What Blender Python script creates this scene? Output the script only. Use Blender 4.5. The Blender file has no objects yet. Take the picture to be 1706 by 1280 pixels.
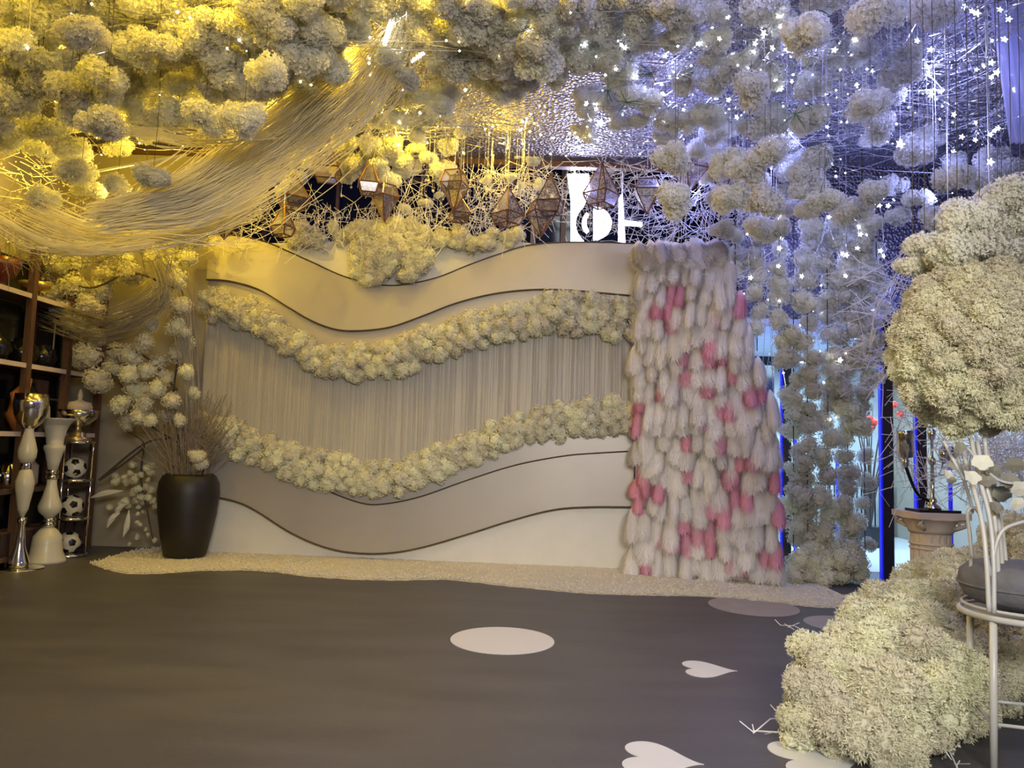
import bpy, math, random
import numpy as np
from mathutils import Vector, Matrix
random.seed(7); np.random.seed(7)
S = bpy.context.scene
COL = S.collection
# ------------------------------------------------------------------ camera
FPX = 1250.0; CAMZ = 1.45
p = math.atan(0.08); r_ = 0.03
Fv = Vector((0, math.cos(p), math.sin(p)))
R0 = Vector((1, 0, 0)); U0 = R0.cross(Fv)
Rv = R0*math.cos(r_) + U0*math.sin(r_)
Uv = -R0*math.sin(r_) + U0*math.cos(r_)
CP = Vector((0, 0, CAMZ))
cd = bpy.data.cameras.new('camera'); cam = bpy.data.objects.new('camera', cd); COL.objects.link(cam)
cam.matrix_world = Matrix(((Rv.x, Uv.x, -Fv.x, CP.x), (Rv.y, Uv.y, -Fv.y, CP.y), (Rv.z, Uv.z, -Fv.z, CP.z), (0, 0, 0, 1)))
cd.sensor_width = 36; cd.lens = FPX/1706*36; cd.clip_start = 0.05; cd.clip_end = 100
S.camera = cam
# ------------------------------------------------------------------ world, exposure, lights
w = bpy.data.worlds.new('world'); S.world = w; w.use_nodes = True
w.node_tree.nodes['Background'].inputs[0].default_value = (0.25, 0.25, 0.30, 1)
w.node_tree.nodes['Background'].inputs[1].default_value = 0.16
S.view_settings.view_transform = 'Standard'; S.view_settings.look = 'None'
S.view_settings.exposure = -0.15; S.view_settings.gamma = 1.0
S.view_settings.use_curve_mapping = False
def area(name, loc, target, size, power, color, size_y=None, spread=180):
    l = bpy.data.lights.new(name, 'AREA'); l.energy = power; l.color = color
    l.shape = 'RECTANGLE'; l.size = size; l.size_y = size_y or size; l.spread = math.radians(spread)
    o = bpy.data.objects.new(name, l); COL.objects.link(o); o.location = loc
    o.rotation_euler = (Vector(target)-Vector(loc)).to_track_quat('-Z', 'Y').to_euler()
    return o
def point(name, loc, power, color, radius=0.06):
    l = bpy.data.lights.new(name, 'POINT'); l.energy = power; l.color = color; l.shadow_soft_size = radius
    o = bpy.data.objects.new(name, l); COL.objects.link(o); o.location = loc
    return o
YEL = (1.0, 0.66, 0.045); BLU = (0.30, 0.34, 1.0); WARM = (1.0, 0.86, 0.66)
area('room_light', (0.8, -1.4, 3.0), (-0.2, 8.5, 0.5), 2.4, 98, (1.0, 0.94, 0.84), 0.8, 76)
area('heap_fill', (-0.4, -0.6, 2.4), (2.1, 4.4, 0.1), 0.7, 4.5, (0.93, 0.98, 0.92), 0.7, 44)  # unseen fill aimed at the flower heap to brighten it
area('downlight', (-0.5, 3.0, 4.2), (-0.5, 3.6, 0), 1.2, 10, (0.92, 0.88, 1.0), 1.2, 120)
for (x, y, z, e) in [(-4.6, 5.2, 4.9, 26), (-3.5, 4.3, 5.0, 26), (-2.4, 5.1, 4.95, 30), (-1.3, 4.1, 5.0, 26), (-0.5, 5.2, 4.95, 30), (-4.2, 6.6, 4.9, 30), (-2.9, 6.4, 4.95, 32), (-1.7, 6.5, 4.9, 34), (-0.4, 6.9, 4.95, 30), (-3.9, 8.1, 4.75, 34), (-2.6, 7.8, 4.9, 40), (-1.2, 8.0, 4.85, 26), (-0.2, 8.5, 4.95, 22), (-5.0, 7.6, 4.2, 22), (-2.2, 3.6, 5.0, 18)]:
    point('yellow_light', (x, y, z), e*2.3, YEL, 0.04)
for (x, y, z, e) in [(-3.2, 1.4, 4.7, 24), (-1.2, 1.6, 4.8, 12), (-4.6, 3.2, 4.4, 30), (-2.6, 6.9, 4.25, 26), (-0.9, 7.6, 4.3, 12), (-4.0, 7.4, 3.9, 22)]:
    point('yellow_light', (x, y, z), e, (1.0, 0.72, 0.12), 0.04)  # unseen lamps added to cast yellow on blossom undersides and backdrop
for (x, y, z, e) in [(1.6, 1.6, 4.8, 26), (3.6, 1.8, 4.6, 30)]:
    point('blue_light', (x, y, z), e, (0.45, 0.50, 1.0), 0.04)  # unseen front lamps added to cast blue on blossom undersides
for (x, y, z, e) in [(0.9, 4.6, 5.0, 16), (1.9, 4.4, 4.95, 26), (3.0, 4.6, 4.9, 30), (1.2, 6.2, 4.95, 24), (2.3, 5.9, 4.85, 30), (3.6, 6.3, 4.7, 34), (1.6, 7.6, 4.85, 26), (2.8, 7.6, 4.7, 30), (4.4, 7.6, 4.2, 36), (2.1, 8.9, 4.6, 22), (3.4, 9.0, 4.0, 26), (4.6, 9.0, 3.3, 26), (2.55, 4.3, 3.3, 15)]:  # last one added to tint the top of the flower ball lilac
    point('blue_light', (x, y, z), e*1.3, BLU, 0.04)
point('sign_lamp', (0.9, 10.4, 4.9), 120, (0.62, 0.62, 1.0), 0.1)
point('hall_lamp', (-2.5, 10.6, 5.2), 40, (0.45, 0.45, 1.0), 0.1)
area('next_room_light', (4.9, 11.6, 2.9), (4.9, 11.6, 0), 2.5, 260, (0.55, 0.82, 1.0), 2.0)
point('blue_glow', (4.0, 9.3, 2.5), 16, (0.20, 0.25, 1.0), 0.05)  # extra point added behind the curtain to edge its flowers blue
point('blue_glow', (3.5, 9.6, 1.4), 40, (0.05, 0.08, 1.0), 0.05)
point('blue_glow', (5.3, 10.2, 1.2), 25, (0.05, 0.08, 1.0), 0.05)

# ------------------------------------------------------------------ projection helpers: pixel -> point on a real plane
def ray(px, py): return Fv + Rv*((px-853)/FPX) + Uv*((640-py)/FPX)
def hor(px): return 740+0.03*(px-853)
def WY(px, py, Y):
    d = ray(px, py); return CP + d*(Y/d.y)
def G(px, py, z=0.0):
    d = ray(px, py); return CP + d*((z-CAMZ)/d.z)
class VPlane:
    """vertical plane through two floor points"""
    def __init__(s, A, B):
        s.A = Vector((A[0], A[1], 0)); B = Vector((B[0], B[1], 0))
        s.t = (B-s.A).normalized(); s.n = Vector((s.t.y, -s.t.x, 0))   # n faces the camera
        s.L = (B-s.A).length
    def uz(s, px, py, off=0):
        d = ray(px, py); k = ((s.A+s.n*off)-CP).dot(s.n)/d.dot(s.n); P = CP+d*k
        return (P-s.A).dot(s.t), P.z
    def pt(s, u, z, off=0):
        P = s.A + s.t*u + s.n*off; return Vector((P.x, P.y, z))
# ------------------------------------------------------------------ materials
MATS = {}
def mat(name, color, rough=0.6, metal=0.0, emit=None, estr=0, trans=0.0, transl=0.0, var=0.0, bump=0.0, bscale=30, noise=0.0, nscale=5, stretch=None, coat=0, color2=None, alpha=1.0, spec=None):
    m = bpy.data.materials.new(name); m.use_nodes = True; nt = m.node_tree; N = nt.nodes; L = nt.links
    b = N['Principled BSDF']; out = N['Material Output']
    b.inputs['Roughness'].default_value = rough; b.inputs['Metallic'].default_value = metal
    b.inputs['Base Color'].default_value = (*color, 1); b.inputs['Transmission Weight'].default_value = trans
    b.inputs['Coat Weight'].default_value = coat; b.inputs['Alpha'].default_value = alpha
    if spec is not None: b.inputs['Specular IOR Level'].default_value = spec
    if emit: b.inputs['Emission Color'].default_value = (*emit, 1); b.inputs['Emission Strength'].default_value = estr
    tc = N.new('ShaderNodeTexCoord'); mp = N.new('ShaderNodeMapping'); L.new(tc.outputs['Object'], mp.inputs[0])
    if stretch: mp.inputs['Scale'].default_value = stretch
    csock = None
    if noise > 0 or color2:
        n = N.new('ShaderNodeTexNoise'); n.inputs['Scale'].default_value = nscale; n.inputs['Detail'].default_value = 5
        L.new(mp.outputs[0], n.inputs['Vector'])
        mx = N.new('ShaderNodeMix'); mx.data_type = 'RGBA'
        c2 = color2 or tuple(c*(1-noise) for c in color)
        mx.inputs[6].default_value = (*color, 1); mx.inputs[7].default_value = (*c2, 1)
        rp = N.new('ShaderNodeMapRange'); rp.inputs[1].default_value = 0.3; rp.inputs[2].default_value = 0.7
        L.new(n.outputs[0], rp.inputs[0]); L.new(rp.outputs[0], mx.inputs[0]); csock = mx.outputs[2]
    if var > 0:
        oi = N.new('ShaderNodeObjectInfo'); hs = N.new('ShaderNodeHueSaturation')
        mr = N.new('ShaderNodeMapRange'); mr.inputs[3].default_value = 1-var; mr.inputs[4].default_value = 1+var*0.3
        mr2 = N.new('ShaderNodeMapRange'); mr2.inputs[3].default_value = 0.5-var*0.12; mr2.inputs[4].default_value = 0.5+var*0.12
        L.new(oi.outputs['Random'], mr.inputs[0]); L.new(oi.outputs['Random'], mr2.inputs[0])
        L.new(mr.outputs[0], hs.inputs['Value']); L.new(mr2.outputs[0], hs.inputs['Hue'])
        if csock: L.new(csock, hs.inputs['Color'])
        else: hs.inputs['Color'].default_value = (*color, 1)
        csock = hs.outputs[0]
    if csock: L.new(csock, b.inputs['Base Color'])
    if bump > 0:
        n2 = N.new('ShaderNodeTexNoise'); n2.inputs['Scale'].default_value = bscale; n2.inputs['Detail'].default_value = 3
        L.new(mp.outputs[0], n2.inputs['Vector']); bp = N.new('ShaderNodeBump'); bp.inputs['Strength'].default_value = bump
        bp.inputs['Distance'].default_value = 0.02
        L.new(n2.outputs[0], bp.inputs['Height']); L.new(bp.outputs[0], b.inputs['Normal'])
    if transl > 0:
        t = N.new('ShaderNodeBsdfTranslucent'); ms = N.new('ShaderNodeMixShader'); ms.inputs[0].default_value = transl
        if csock: L.new(csock, t.inputs[0])
        else: t.inputs[0].default_value = (*color, 1)
        L.new(b.outputs[0], ms.inputs[1]); L.new(t.outputs[0], ms.inputs[2]); L.new(ms.outputs[0], out.inputs[0])
    MATS[name] = m; return m
def thin_glass(name, color, alpha):
    m = bpy.data.materials.new(name); m.use_nodes = True; nt = m.node_tree; N = nt.nodes; L = nt.links
    N.remove(N['Principled BSDF']); out = N['Material Output']
    g = N.new('ShaderNodeBsdfGlossy'); g.inputs['Roughness'].default_value = 0.15; g.inputs[0].default_value = (*color, 1)
    t = N.new('ShaderNodeBsdfTransparent'); t.inputs[0].default_value = (*color, 1)
    ms = N.new('ShaderNodeMixShader'); ms.inputs[0].default_value = alpha
    L.new(t.outputs[0], ms.inputs[1]); L.new(g.outputs[0], ms.inputs[2]); L.new(ms.outputs[0], out.inputs[0]); return m
def metal_flake(name, c, rough, scale):
    m = mat(name, c, rough, 0.55); nt = m.node_tree; N = nt.nodes; L = nt.links
    v = N.new('ShaderNodeTexVoronoi'); v.inputs['Scale'].default_value = scale
    tc = N.new('ShaderNodeTexCoord'); L.new(tc.outputs['Object'], v.inputs['Vector'])
    bp = N.new('ShaderNodeBump'); bp.inputs['Strength'].default_value = 1.0; bp.inputs['Distance'].default_value = 0.05
    L.new(v.outputs['Distance'], bp.inputs['Height']); L.new(bp.outputs[0], N['Principled BSDF'].inputs['Normal'])
    return m
M_petal = mat('petal', (0.86, 0.83, 0.64), 0.75, transl=0.25, var=0.16, noise=0.12, nscale=3, spec=0.15)
M_petalw = mat('petal_white', (0.84, 0.83, 0.74), 0.75, transl=0.32, var=0.12, spec=0.15)
M_stem = mat('stem', (0.06, 0.045, 0.03), 0.7)
M_green = mat('green_leaf', (0.05, 0.13, 0.06), 0.6)
M_floor = mat('floor_vinyl', (0.094, 0.090, 0.098), 0.48, color2=(0.066, 0.064, 0.072), nscale=1.6, bump=0.08, bscale=25, stretch=(0.6, 2.2, 1))
M_wall = mat('wall_plaster', (0.36, 0.32, 0.25), 0.85, noise=0.15, nscale=1.5, bump=0.1, bscale=12)
M_dark = mat('dark_glass', (0.006, 0.007, 0.02), 0.12)
M_ceil = metal_flake('ceiling_foil', (0.19, 0.175, 0.20), 0.38, 26)
M_brown = mat('brown_wood', (0.12, 0.06, 0.035), 0.55, noise=0.4, nscale=4, stretch=(12, 12, 1))
M_post = mat('post_metal', (0.035, 0.022, 0.022), 0.45)
M_board = mat('champagne_board', (0.47, 0.43, 0.36), 0.42, 0.25, noise=0.10, nscale=1.2, bump=0.05, bscale=8, spec=0.5)
M_boardlow = mat('satin_grey_board', (0.40, 0.37, 0.34), 0.40, 0.2, noise=0.10, nscale=1.2)
M_white = mat('white_board', (0.66, 0.64, 0.58), 0.55, noise=0.05)
M_edge = mat('edge_banding', (0.07, 0.045, 0.03), 0.5)
M_thread = mat('silver_thread', (0.52, 0.49, 0.44), 0.6, 0.05, transl=0.2, spec=0.3)
M_threadback = mat('thread_backing', (0.46, 0.43, 0.38), 0.62, 0.1, noise=0.14, nscale=3, stretch=(22, 22, 0.25))
M_fw = mat('feather_white', (0.98, 0.95, 0.92), 0.85, transl=0.38, var=0.06, spec=0.1, noise=0.06, nscale=30, stretch=(4, 4, 0.6))
M_fp = mat('feather_pink', (0.96, 0.50, 0.66), 0.85, transl=0.45, var=0.08, spec=0.1, noise=0.25, color2=(0.95, 0.74, 0.80), nscale=14, stretch=(3, 3, 0.7))
M_gravel = mat('white_gravel', (0.70, 0.65, 0.52), 0.85, var=0.0, noise=0.25, nscale=40, bump=0.4, bscale=90)
M_vase = mat('black_clay', (0.013, 0.010, 0.008), 0.5, noise=0.4, nscale=6, stretch=(1, 1, 8))
M_chrome = mat('chrome', (0.75, 0.74, 0.72), 0.12, 1.0)
M_ceramic = mat('shaded_ceramic', (0.55, 0.53, 0.44), 0.3)  # white darkened: blocked light by the rack is put into the colour
M_black = mat('black_gloss', (0.008, 0.008, 0.010), 0.15)
M_gold = mat('dull_gold', (0.55, 0.42, 0.20), 0.3, 0.8)
M_strand = mat('fibre_strand', (0.95, 0.91, 0.78), 0.32, 0.0, transl=0.42, spec=0.8)
M_dullfib = mat('dull_fibre', (0.38, 0.34, 0.27), 0.45, 0.1, transl=0.2)
M_twig = mat('white_twig', (0.82, 0.80, 0.80), 0.5, transl=0.1)
M_dry = mat('dry_twig', (0.22, 0.17, 0.12), 0.8)
M_pipe = mat('white_pipe', (0.52, 0.52, 0.52), 0.35)
M_rose = mat('rose_metal', (0.16, 0.075, 0.05), 0.35, 0.6)
M_cushion = mat('grey_fabric', (0.16, 0.16, 0.19), 0.9, noise=0.25, nscale=12, bump=0.3, bscale=40)
M_stone = mat('cream_stone', (0.60, 0.50, 0.42), 0.7, noise=0.15, nscale=6, bump=0.15, bscale=20)
M_pale = mat('pale_wall', (0.62, 0.68, 0.72), 0.7, noise=0.1)
M_palefloor = mat('pale_floor', (0.70, 0.74, 0.76), 0.25)
M_sign = mat('lit_sign', (1, 1, 1), 0.5, emit=(0.86, 0.90, 1.0), estr=6)
M_tube = mat('lit_tube', (1, 1, 1), 0.5, emit=(1.0, 0.93, 0.70), estr=8)
M_blueled = mat('blue_led', (0.02, 0.02, 0.4), 0.5, emit=(0.01, 0.015, 1.0), estr=0.55)
M_star = mat('white_led', (1, 1, 1), 0.5, emit=(0.80, 0.84, 1.0), estr=14)
M_warmled = mat('warm_led', (1, 1, 1), 0.5, emit=(1.0, 0.80, 0.42), estr=14)
M_pane = thin_glass('pane_glass', (0.95, 0.93, 0.93), 0.22)
M_bead = mat('crystal_bead', (0.85, 0.85, 0.86), 0.12, 0.6)
M_clear = mat('clear_bead', (0.75, 0.75, 0.80), 0.2, transl=0.3)
M_decal = mat('white_decal', (0.66, 0.66, 0.68), 0.5)
M_decal2 = mat('worn_decal', (0.34, 0.31, 0.31), 0.5, noise=0.15, nscale=8)
M_red = mat('red_petal', (0.75, 0.06, 0.03), 0.6)
M_orange = mat('orange_leaf', (0.45, 0.16, 0.04), 0.6)
M_sheer = thin_glass('sheer_voile', (0.85, 0.86, 1.0), 0.45)
M_voile = mat('lilac_voile', (0.6, 0.6, 0.75), 0.7, transl=0.4, alpha=0.55)
M_shade = mat('brown_red_pot', (0.14, 0.03, 0.02), 0.3)
# ------------------------------------------------------------------ mesh builder
class MB:
    def __init__(s): s.v = []; s.f = []
    def add(s, v, f):
        o = len(s.v); s.v.extend([tuple(a) for a in v]); s.f.extend([tuple(i+o for i in q) for q in f])
    def box(s, c, size, rz=0):
        x, y, z = size[0]/2, size[1]/2, size[2]/2; ca, sa = math.cos(rz), math.sin(rz)
        vs = []
        for dz in (-z, z):
            for dx, dy in ((-x, -y), (x, -y), (x, y), (-x, y)):
                vs.append((c[0]+dx*ca-dy*sa, c[1]+dx*sa+dy*ca, c[2]+dz))
        s.add(vs, [(3, 2, 1, 0), (4, 5, 6, 7), (0, 1, 5, 4), (1, 2, 6, 5), (2, 3, 7, 6), (3, 0, 4, 7)])
    def tube(s, pts, r, n=6, taper=None, caps=True):
        pts = [Vector(q) for q in pts]; vs = []; fs = []
        up = Vector((0.31, 0.17, 0.93)).normalized()
        m = len(pts)
        for i, q in enumerate(pts):
            t = (pts[min(i+1, m-1)]-pts[max(i-1, 0)])
            if t.length < 1e-9: t = Vector((0, 0, 1))
            t.normalize(); a = t.cross(up)
            if a.length < 1e-3: a = t.cross(Vector((1, 0, 0)))
            a.normalize(); b = t.cross(a)
            rr = r[i] if isinstance(r, (list, tuple)) else (r if taper is None else r*(1+(taper-1)*i/(m-1)))
            for k in range(n):
                th = 2*math.pi*k/n; vs.append(q + a*(rr*math.cos(th)) + b*(rr*math.sin(th)))
        for i in range(m-1):
            for k in range(n):
                k2 = (k+1) % n; fs.append((i*n+k, i*n+k2, (i+1)*n+k2, (i+1)*n+k))
        if caps and n > 3:
            fs.append(tuple(range(n))[::-1]); fs.append(tuple((m-1)*n+k for k in range(n)))
        s.add(vs, fs)
    def lathe(s, prof, c=(0, 0, 0), n=24):
        vs = []; fs = []
        for (r, z) in prof:
            for k in range(n):
                th = 2*math.pi*k/n; vs.append((c[0]+r*math.cos(th), c[1]+r*math.sin(th), c[2]+z))
        m = len(prof)
        for i in range(m-1):
            for k in range(n):
                k2 = (k+1) % n; fs.append((i*n+k, i*n+k2, (i+1)*n+k2, (i+1)*n+k))
        if prof[0][0] > 1e-4: fs.append(tuple(range(n))[::-1])
        if prof[-1][0] > 1e-4: fs.append(tuple((m-1)*n+k for k in range(n)))
        s.add(vs, fs)
    def torus(s, c, R, r, n=32, k=8, sq=1.0):
        pts = [(c[0]+R*math.cos(2*math.pi*i/n), c[1]+R*math.sin(2*math.pi*i/n)*sq, c[2]) for i in range(n+1)]
        s.tube(pts, r, k, caps=False)
    def octa(s, c, r):
        x, y, z = c
        s.add([(x+r, y, z), (x-r, y, z), (x, y+r, z), (x, y-r, z), (x, y, z+r), (x, y, z-r)],
              [(0, 2, 4), (2, 1, 4), (1, 3, 4), (3, 0, 4), (2, 0, 5), (1, 2, 5), (3, 1, 5), (0, 3, 5)])
    def mesh(s, name, m, smooth=False):
        me = bpy.data.meshes.new(name); me.from_pydata(s.v, [], s.f); me.materials.append(m)
        if smooth: me.polygons.foreach_set('use_smooth', [True]*len(me.polygons))
        me.update(); return me
    def build(s, name, m, parent=None, smooth=False, local=False):
        """verts are in world space; a part is shifted into its parent's frame"""
        if parent is not None and not local:
            q = parent['_w'] if '_w' in parent else (0, 0, 0)
            s.v = [(a[0]-q[0], a[1]-q[1], a[2]-q[2]) for a in s.v]
        o = bpy.data.objects.new(name, s.mesh(name, m, smooth)); COL.objects.link(o)
        if parent is not None: o.parent = parent; o['_w'] = parent['_w'] if '_w' in parent else (0., 0., 0.)
        return o
def tag(o, label, cat, group=None, kind=None):
    if label: o['label'] = label
    if cat: o['category'] = cat
    if group: o['group'] = group
    if kind: o['kind'] = kind
    return o
def thing(name, loc, label, cat, group=None):
    o = bpy.data.objects.new(name, None); COL.objects.link(o); o.location = loc; o.empty_display_size = 0.1
    o['_w'] = (float(loc[0]), float(loc[1]), float(loc[2])); return tag(o, label, cat, group)
def inst(name, me, loc, parent=None, rot=(0, 0, 0), sc=1.0):
    o = bpy.data.objects.new(name, me); COL.objects.link(o)
    q = parent['_w'] if parent is not None else (0, 0, 0)
    o.location = (loc[0]-q[0], loc[1]-q[1], loc[2]-q[2]); o.rotation_euler = rot
    o.scale = (sc, sc, sc) if not isinstance(sc, (tuple, list)) else sc
    if parent is not None: o.parent = parent
    return o
def struct(mb, name, m, smooth=False):
    o = mb.build(name, m, None, smooth); o['kind'] = 'structure'; return o
def catmull(pts, n=8):
    pts = [np.array(q, float) for q in pts]; P = [2*pts[0]-pts[1]]+pts+[2*pts[-1]-pts[-2]]; out = []
    for i in range(1, len(P)-2):
        for k in range(n):
            t = k/n; a, b, c, d = P[i-1], P[i], P[i+1], P[i+2]
            out.append(0.5*((2*b)+(-a+c)*t+(2*a-5*b+4*c-d)*t*t+(-a+3*b-3*c+d)*t**3))
    out.append(pts[-1]); return out
# ------------------------------------------------------------------ flower heads (prototype meshes, shared by every copy)
def fib(n):
    i = np.arange(n)+0.5; ph = np.arccos(1-2*i/n); th = math.pi*(1+5**0.5)*i
    return np.stack([np.cos(th)*np.sin(ph), np.sin(th)*np.sin(ph), np.cos(ph)], 1)
def flower_mesh(name, lumps, nfl, psize, m, seed, npet=4, ruffle=0.12):
    """lumps: (x,y,z,r); florets of cupped petals cover the union of the lumps"""
    rg = np.random.RandomState(seed); mb = MB()
    tot = sum(l[3]**2 for l in lumps)
    for l in lumps:
        c = np.array(l[:3]); r = l[3]; k = max(6, int(nfl*r*r/tot))
        # soft core
        core = fib(40)*(r*0.80)
        for d in fib(k):
            d = d+rg.normal(0, 0.13, 3); d /= np.linalg.norm(d)
            pos = c+d*r*(1+rg.uniform(-ruffle, ruffle))
            if any(np.linalg.norm(pos-np.array(o[:3])) < o[3]*0.80 for o in lumps if o is not l): continue
            nrm = d+rg.normal(0, 0.35, 3); nrm /= np.linalg.norm(nrm)
            a = np.cross(nrm, [0.3, 0.5, 0.8]); a /= np.linalg.norm(a); b = np.cross(nrm, a)
            ph = rg.uniform(0, 6.28); s_ = psize*rg.uniform(0.75, 1.25)
            for q in range(npet):
                t = ph+q*2*math.pi/npet+rg.uniform(-.2, .2)
                u = a*math.cos(t)+b*math.sin(t); v = np.cross(nrm, u)
                lift = rg.uniform(0.1, 0.7) if psize != 0.095 else rg.uniform(0.2, 1.3)
                p0 = pos; tip = pos+u*s_+nrm*s_*lift; mid = pos+u*s_*0.6+nrm*s_*0.15
                wd = s_*(0.42 if psize != 0.095 else 0.27)
                mb.add([p0, mid+v*wd, tip, mid-v*wd], [(0, 1, 2), (0, 2, 3)])
        # core blob
        nu, nv = 10, 7; vs = [c+np.array([0, 0, r*.82])]; 
        for i in range(1, nv):
            for j in range(nu):
                ph = math.pi*i/nv; th = 2*math.pi*j/nu; rr = r*0.76*(1+rg.uniform(-.06, .06))
                vs.append(c+rr*np.array([math.sin(ph)*math.cos(th), math.sin(ph)*math.sin(th), math.cos(ph)]))
        vs.append(c-np.array([0, 0, r*.82])); fs = [(0, 1+j, 1+(j+1) % nu) for j in range(nu)]
        for i in range(nv-2):
            for j in range(nu):
                j2 = (j+1) % nu; fs.append((1+i*nu+j, 1+(i+1)*nu+j, 1+(i+1)*nu+j2, 1+i*nu+j2))
        e = len(vs)-1; fs += [(e, 1+(nv-2)*nu+(j+1) % nu, 1+(nv-2)*nu+j) for j in range(nu)]
        mb.add(vs, fs)
    return mb.mesh(name, m)
rg0 = np.random.RandomState(3)
def rl(n, spread, r0, flat=1.0):
    out = [(0, 0, 0, r0)]
    for i in range(n):
        a = rg0.uniform(0, 6.28); d = spread*rg0.uniform(0.6, 1.0)
        out.append((d*math.cos(a), d*math.sin(a), rg0.uniform(-1, 1)*spread*flat, r0*rg0.uniform(0.65, 0.95)))
    return out
# radius-1 poms
POM = [flower_mesh('flower_head', rl(6, 0.42, 0.62, 0.8), 520, 0.105, M_petal, 10+i, ruffle=0.2) for i in range(4)]
POMNEAR = [flower_mesh('flower_head', rl(8, 0.50, 0.56, 0.8), 1300, 0.095, M_petal, 20+i, npet=5) for i in range(4)]
POMW = [flower_mesh('flower_head', rl(6, 0.42, 0.60, 0.8), 520, 0.105, M_petalw, 30+i) for i in range(3)]
# wide clusters for the ceiling, about 2 wide, 1.2 high
def wide(seed):
    rg = np.random.RandomState(seed); out = []
    for i in range(7):
        out.append((rg.uniform(-.62, .62), rg.uniform(-.45, .45), rg.uniform(-.15, .18), rg.uniform(.34, .46)))
    return out
CLUS = [flower_mesh('blossom', wide(40+i), 1500, 0.075, M_petalw, 50+i, ruffle=0.16) for i in range(5)]
def rrot(): return (random.uniform(0, 6.28), random.uniform(0, 6.28), random.uniform(0, 6.28))

# ================================================================== SETTING
CZ = 5.2
m = MB(); m.box((0, 3.6, -0.05), (14, 11.7, 0.1)); struct(m, 'floor', M_floor)
m = MB(); m.box((4.9, 11.7, -0.045), (5.6, 4.5, 0.1)); struct(m, 'floor_next_room', M_palefloor)
m = MB(); m.box((-2.0, 11.0, -0.05), (8.2, 3.1, 0.1)); struct(m, 'floor_behind', M_floor)
m = MB(); m.box((0, 3.6, CZ+0.05), (14, 12.2, 0.1)); struct(m, 'ceiling', M_ceil)
m = MB(); m.box((-5.95, 3.6, 2.6), (0.1, 12.2, 5.2)); struct(m, 'wall_left', M_wall)
m = MB(); m.box((6.95, 5.7, 2.6), (0.1, 16.4, 5.2)); struct(m, 'wall_right', M_wall)
m = MB(); m.box((0, -2.3, 2.6), (14, 0.1, 5.2)); struct(m, 'wall_front', M_wall)
m = MB(); m.box((-4.95, 9.75, 2.6), (1.95, 0.1, 5.2)); struct(m, 'wall_back', M_wall)
m = MB(); m.box((-0.8, 12.6, 3.6), (10.4, 0.1, 7.2)); struct(m, 'window_1', M_dark)
m = MB(); m.box((-0.9, 11.1, 7.25), (10.2, 3.0, 0.1)); struct(m, 'ceiling_high', M_dark)
m = MB(); m.box((4.9, 13.9, 1.5), (4.1, 0.1, 3.2)); struct(m, 'wall_next_room', M_pale)
m = MB(); m.box((2.75, 11.6, 1.5), (0.1, 4.5, 3.0)); struct(m, 'wall_partition', M_pale)
m = MB(); m.box((4.9, 11.7, 3.1), (4.2, 4.4, 0.1)); struct(m, 'ceiling_next_room', M_pale)
m = MB(); m.box((4.95, 9.56, 4.15), (4.1, 0.1, 2.1)); struct(m, 'wall_header', M_ceil)
# mullions of the dark window band
mull = []
for i, px in enumerate([300, 345, 395, 440, 560, 620, 700, 760, 835, 888, 938, 1120, 1172]):
    q = WY(px, 395, 12.45); m = MB(); m.box((q.x, q.y, 3.6), (0.085 if px > 700 else 0.05, 0.09, 7.2)); o = m.build('mullion', M_brown, bpy.data.objects['window_1'])
for z in (4.55, 5.9):
    m = MB(); m.box((-0.8, 12.48, z), (10.3, 0.05, 0.05)); m.build('transom', M_brown, bpy.data.objects['window_1'])
# posts of the opening to the next room
for px, py, Y, z1, wd in ((1309, 900, 9.35, 3.05, 0.10), (1478, 960, 9.0, 3.3, 0.12), (1534, 850, 9.35, 3.05, 0.11)):
    q = WY(px, py, Y); m = MB(); m.box((q.x, Y, z1/2), (wd, wd, z1)); o = m.build('door_post', M_post)
    tag(o, {1309: 'dark metal post between feather screen and hanging flower curtain', 1478: 'tall dark brown post with blue glowing left edge right of flower curtain', 1534: 'dark post behind the stone pedestal in the blue lit doorway'}[px], 'post')
    m = MB(); m.box((q.x-wd/2-0.012, Y-0.02, z1/2), (0.02, 0.05, z1)); s = m.build('led_strip', M_blueled, o); s['label'] = 'blue glowing strip'

# ================================================================== WAVE BACKDROP
A = WY(322, 915, 9.40); B = WY(1052, 945, 9.02)
BP = VPlane(A, B)
u0 = 0.0; u1 = BP.L
def curve(pts, off):
    c = [BP.uz(a[0], a[1], off) for a in catmull(pts, 8)]
    us = [q[0] for q in c]; zs = [q[1] for q in c]
    return lambda u: float(np.interp(u, us, zs))
back = thing('wave_backdrop', (A.x, A.y, 0), 'wide champagne grey stage backdrop built of layered wave edged boards behind the flower garlands', 'backdrop')
def board(name, top, bot, off, th, m, ua=u0, ub=u1, n=70, label=None, trim=None):
    mb = MB(); us = np.linspace(ua, ub, n); vs = []
    for u in us:
        zt = top(u) if callable(top) else top; zb = bot(u) if callable(bot) else bot
        zt = max(zt, zb+0.002)
        for o_ in (off, off-th):
            vs.append(BP.pt(u, zt, o_)); vs.append(BP.pt(u, zb, o_))
    fs = []
    for i in range(n-1):
        a = i*4; b = a+4
        fs += [(a, a+1, b+1, b), (a+2, b+2, b+3, a+3), (a, b, b+2, a+2), (a+1, a+3, b+3, b+1)]
    e = (n-1)*4; fs += [(0, 2, 3, 1), (e, e+1, e+3, e+2)]
    mb.add(vs, fs); o = mb.build(name, m, back)
    if label: o['label'] = label
    return o
def trim(f, off, ua=u0, ub=u1):
    mb = MB(); mb.tube([BP.pt(u, f(u), off+0.002) for u in np.linspace(ua, ub, 90)], 0.009, 5); mb.build('edge_trim', M_edge, back)
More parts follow.
